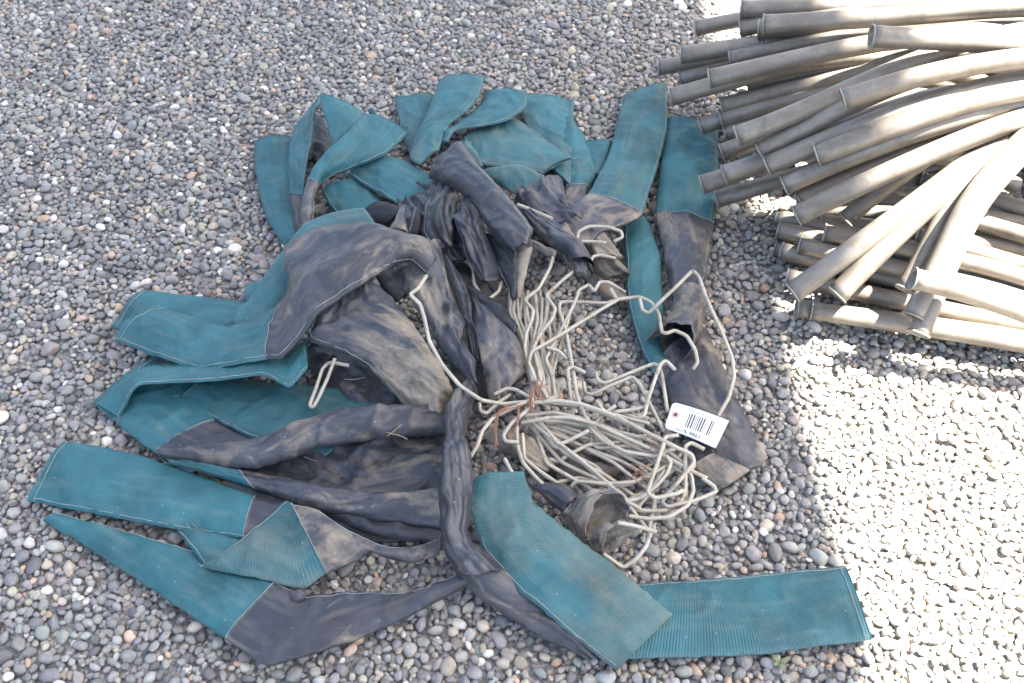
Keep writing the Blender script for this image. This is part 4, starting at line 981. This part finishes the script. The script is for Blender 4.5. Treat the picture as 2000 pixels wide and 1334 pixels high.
tube('tube slanting just below the prominent curved one', [(1532,362,23),(1640,314,25),(1800,252,27.5),(2000,196,29)])
tube('dark tube end resting almost on the gravel', [(1400,389,5),(1530,351,6),(1640,320,8)], .046)
tube('thin tube squeezed between two pale slanting ones', [(1560,386,18),(1680,332,21),(1850,262,25),(2000,214,27)], .038)
tube('lowest slanting tube just above the short sunlit end', [(1556,421,22),(1700,352,24.5),(1850,286,27),(1990,232,29)])
tube('short sunlit tube end facing the gravel under the slanting ones', [(1652,428,13.5),(1716,374,16),(1810,306,20),(1900,250,23)], .044)
tube('long diagonal tube bright with sun reaching out over the lower tubes', [(1548,572,13.5),(1700,462,17.5),(1820,374,22),(1900,312,25.5),(2000,252,28)], .051, droop=.86)
tube('second diagonal tube bright with sun beside the longest one', [(1634,576,14),(1740,470,18),(1850,368,23),(1930,294,26.5),(2030,240,29)], .050, droop=.86)
tube('slim tube rising steeply with a lipped mouth', [(1768,566,15),(1818,474,18),(1856,390,22),(1920,310,26)], .046, droop=.8, ext=.2)
tube('steep sunlit tube standing in front with its mouth near the gravel', [(1794,652,12),(1840,545,16),(1900,408,22),(1975,320,27)], .047, droop=.8, ext=.25)
tube('steep sunlit tube hidden behind the foremost steep one', [(1784,618,15.5),(1835,510,19),(1890,395,24),(1960,310,28)], .047, droop=.8, ext=.25)
tube('sunlit tube with round dark mouth lying across the steep ones', [(1784,544,21),(1895,572,19.5),(2000,610,17),(2120,655,13)], .046, droop=0)
LD = .043
tube('lowest front tube with bright rim and tube shadow across it', [(1584,606,4.6),(1755,632,4.8),(1900,655,5),(2060,682,5)], LD, ext=.35, droop=0)
tube('tube end hidden behind the lowest front one', [(1556,603,3.6),(1680,618,3.4),(1850,640,3.2),(2050,668,3)], LD, ext=.35, droop=0)
tube('flat lower tube just behind the front pair on the gravel', [(1536,542,3.6),(1720,580,4),(1900,616,4.5),(2060,648,4.5)], LD, ext=.35, droop=0)
tube('flat lower tube passing under the long diagonal one', [(1526,490,4.5),(1650,522,5),(1800,558,6),(2000,604,6.5)], LD, ext=.35, droop=0)
tube('flat lower tube lying on top of the stack of flat tubes', [(1562,478,8),(1640,497,8.4),(1790,532,9),(1980,576,9.5)], LD, ext=.35, droop=0)
tube('flat lower tube with darkened end behind the one on top', [(1520,449,7.2),(1605,467,7.6),(1760,502,8.2),(1970,552,9)], LD, ext=.35, droop=0)
tube('short looking tube end resting highest of the flat tubes', [(1610,455,11),(1670,466,11.2),(1800,492,11.8),(1990,536,12.5)], LD, ext=.35, droop=0)
tube('rearmost flat lower tube nearest the slanting ones', [(1517,424,4.5),(1610,447,5),(1760,480,5.6),(1980,528,6)], LD, ext=.35, droop=0)
tube('flat lower tube end hidden beneath the stack of flat tubes', [(1515,482,3),(1600,505,3),(1760,545,3),(1980,596,3)], LD, ext=.35, droop=0)
tube('sunlit lower tube crossing behind the steep tubes', [(1790,462,10),(1880,485,10.5),(2000,520,11),(2150,565,11)], LD, ext=.3, droop=0)
tube('sunlit lower tube just under the other crossing one', [(1800,405,9),(1900,430,9.5),(2010,462,10),(2150,505,10)], LD, ext=.3, droop=0)
tube('sunlit lower tube at the back of the crossing ones', [(1800,352,7),(1920,385,7.5),(2030,418,8),(2150,455,8)], LD, ext=.3, droop=0)

rt = random.Random(9)
for k in range(11):                                      # tubes buried in the dark under the slanting ones
    y = 150 + k*26 + rt.uniform(-8, 8); x = 1500 + 10*k + rt.uniform(-30, 50)
    tube('tube buried in the dark underneath the slanting tubes', [(x, y, 4 + (10-k)*.9), (x+180, y-44+rt.uniform(-10, 10), 5+(10-k)*.9), (2000, y-100+rt.uniform(-20, 20), 8+(10-k)*.9)], .048, droop=0)

for x, y in ((1585, 405), (1640, 388), (1700, 372), (1600, 436)):   # and a few in the gap above the flat lower tubes
    tube('tube buried in the dark underneath the slanting tubes', [(x, y, 5), (x+150, y+12, 5.5), (2010, y+52, 6)], .046, droop=0)

# ------------------------------------------------------------------ small things
def stone_on(label, px, py, z, s, c):
    o = bpy.data.objects.new('loose_pebble', PEB[1]); COL.objects.link(o)
    o.location = P(px, py, z); o.scale = (s, s*.85, s*.75); o.color = (*c, 1)
    o.material_slots[0].link = 'OBJECT'; o.material_slots[0].material = M_PEB_O
    o['label'] = label; o['category'] = 'pebble'
stone_on('small dark pebble lying on the broad teal sleeve', 796, 380, .074, .011, (.06, .06, .065))
stone_on('round dark pebble resting on the seam of the lower grey collar', 583, 1163, .036, .024, (.09, .085, .09))

def seedling():
    b = P(1520, 1300, .0); t = thing('seedling', 'tiny green seedling sprouting from gravel below the flat teal sleeve', 'plant', (b.x, b.y, 0))
    for k, (ang, le, w) in enumerate(((.3, .017, .009), (2.2, .019, .010), (3.6, .013, .007), (5.0, .016, .008))):
        V = []; F = []; n = 8
        for i in range(n+1):
            s = i/n; r = le*s; ww = w*.5*math.sin(math.pi*min(1, s*.92+.06))**.8
            z = .008 + .010*s - .008*s*s
            for q in (-1, 0, 1):
                V.append(b + Vector((math.cos(ang)*r - math.sin(ang)*ww*q, math.sin(ang)*r + math.cos(ang)*ww*q, z + (.002 if q else 0))))
        for i in range(n):
            for j in range(2): a = i*3+j; F.append((a, a+1, a+4, a+3))
        lf = link_mesh('leaf', V, F, M_LEAF, t)
        md = lf.modifiers.new('thick', 'SOLIDIFY'); md.thickness = .0006
    rod('stem', [b + Vector((0, 0, -.012)), b + Vector((.001, 0, .010))], .0012, M_LEAF, t, 6)
seedling()
def straw(label, cr, pts, rad=.0009):
    q = [P(*cr(x, y), z*.01) for x, y, z in pts]; path = resample(chaikin(q, 2), .006)
    o = rod('straw_stem', path, rad, M_STRAW, None, 5); o['label'] = label; o['category'] = 'straw'; o['group'] = 'dry straw bits'
    b = q[0]; o.data.transform(Matrix.Translation(-Vector((b.x, b.y, 0)))); o.location = (b.x, b.y, 0)
straw('long dry straw lying on open gravel left of the upper fan', FULL, [(100,446,.4),(130,444,.7),(165,447,.6),(190,449,.4)])
straw('short dry straw on gravel beside the seedling', FULL, [(1446,1282,1.0),(1455,1292,.8),(1460,1300,.5)])
straw('curved dry straw on the muddy sleeve near the flap', c6, [(1490,1115,5.5),(1550,1120,5.8),(1610,1105,5.8)], .0006)
straw('dry straw caught under the dusty flap corner', c7, [(1890,180,8.6),(1930,150,9.2),(1985,100,9)], .0007)
straw('straight dry straw across the muddy sleeve', c7, [(1880,160,8.6),(1950,175,8.8),(1990,195,8.4)], .0007)
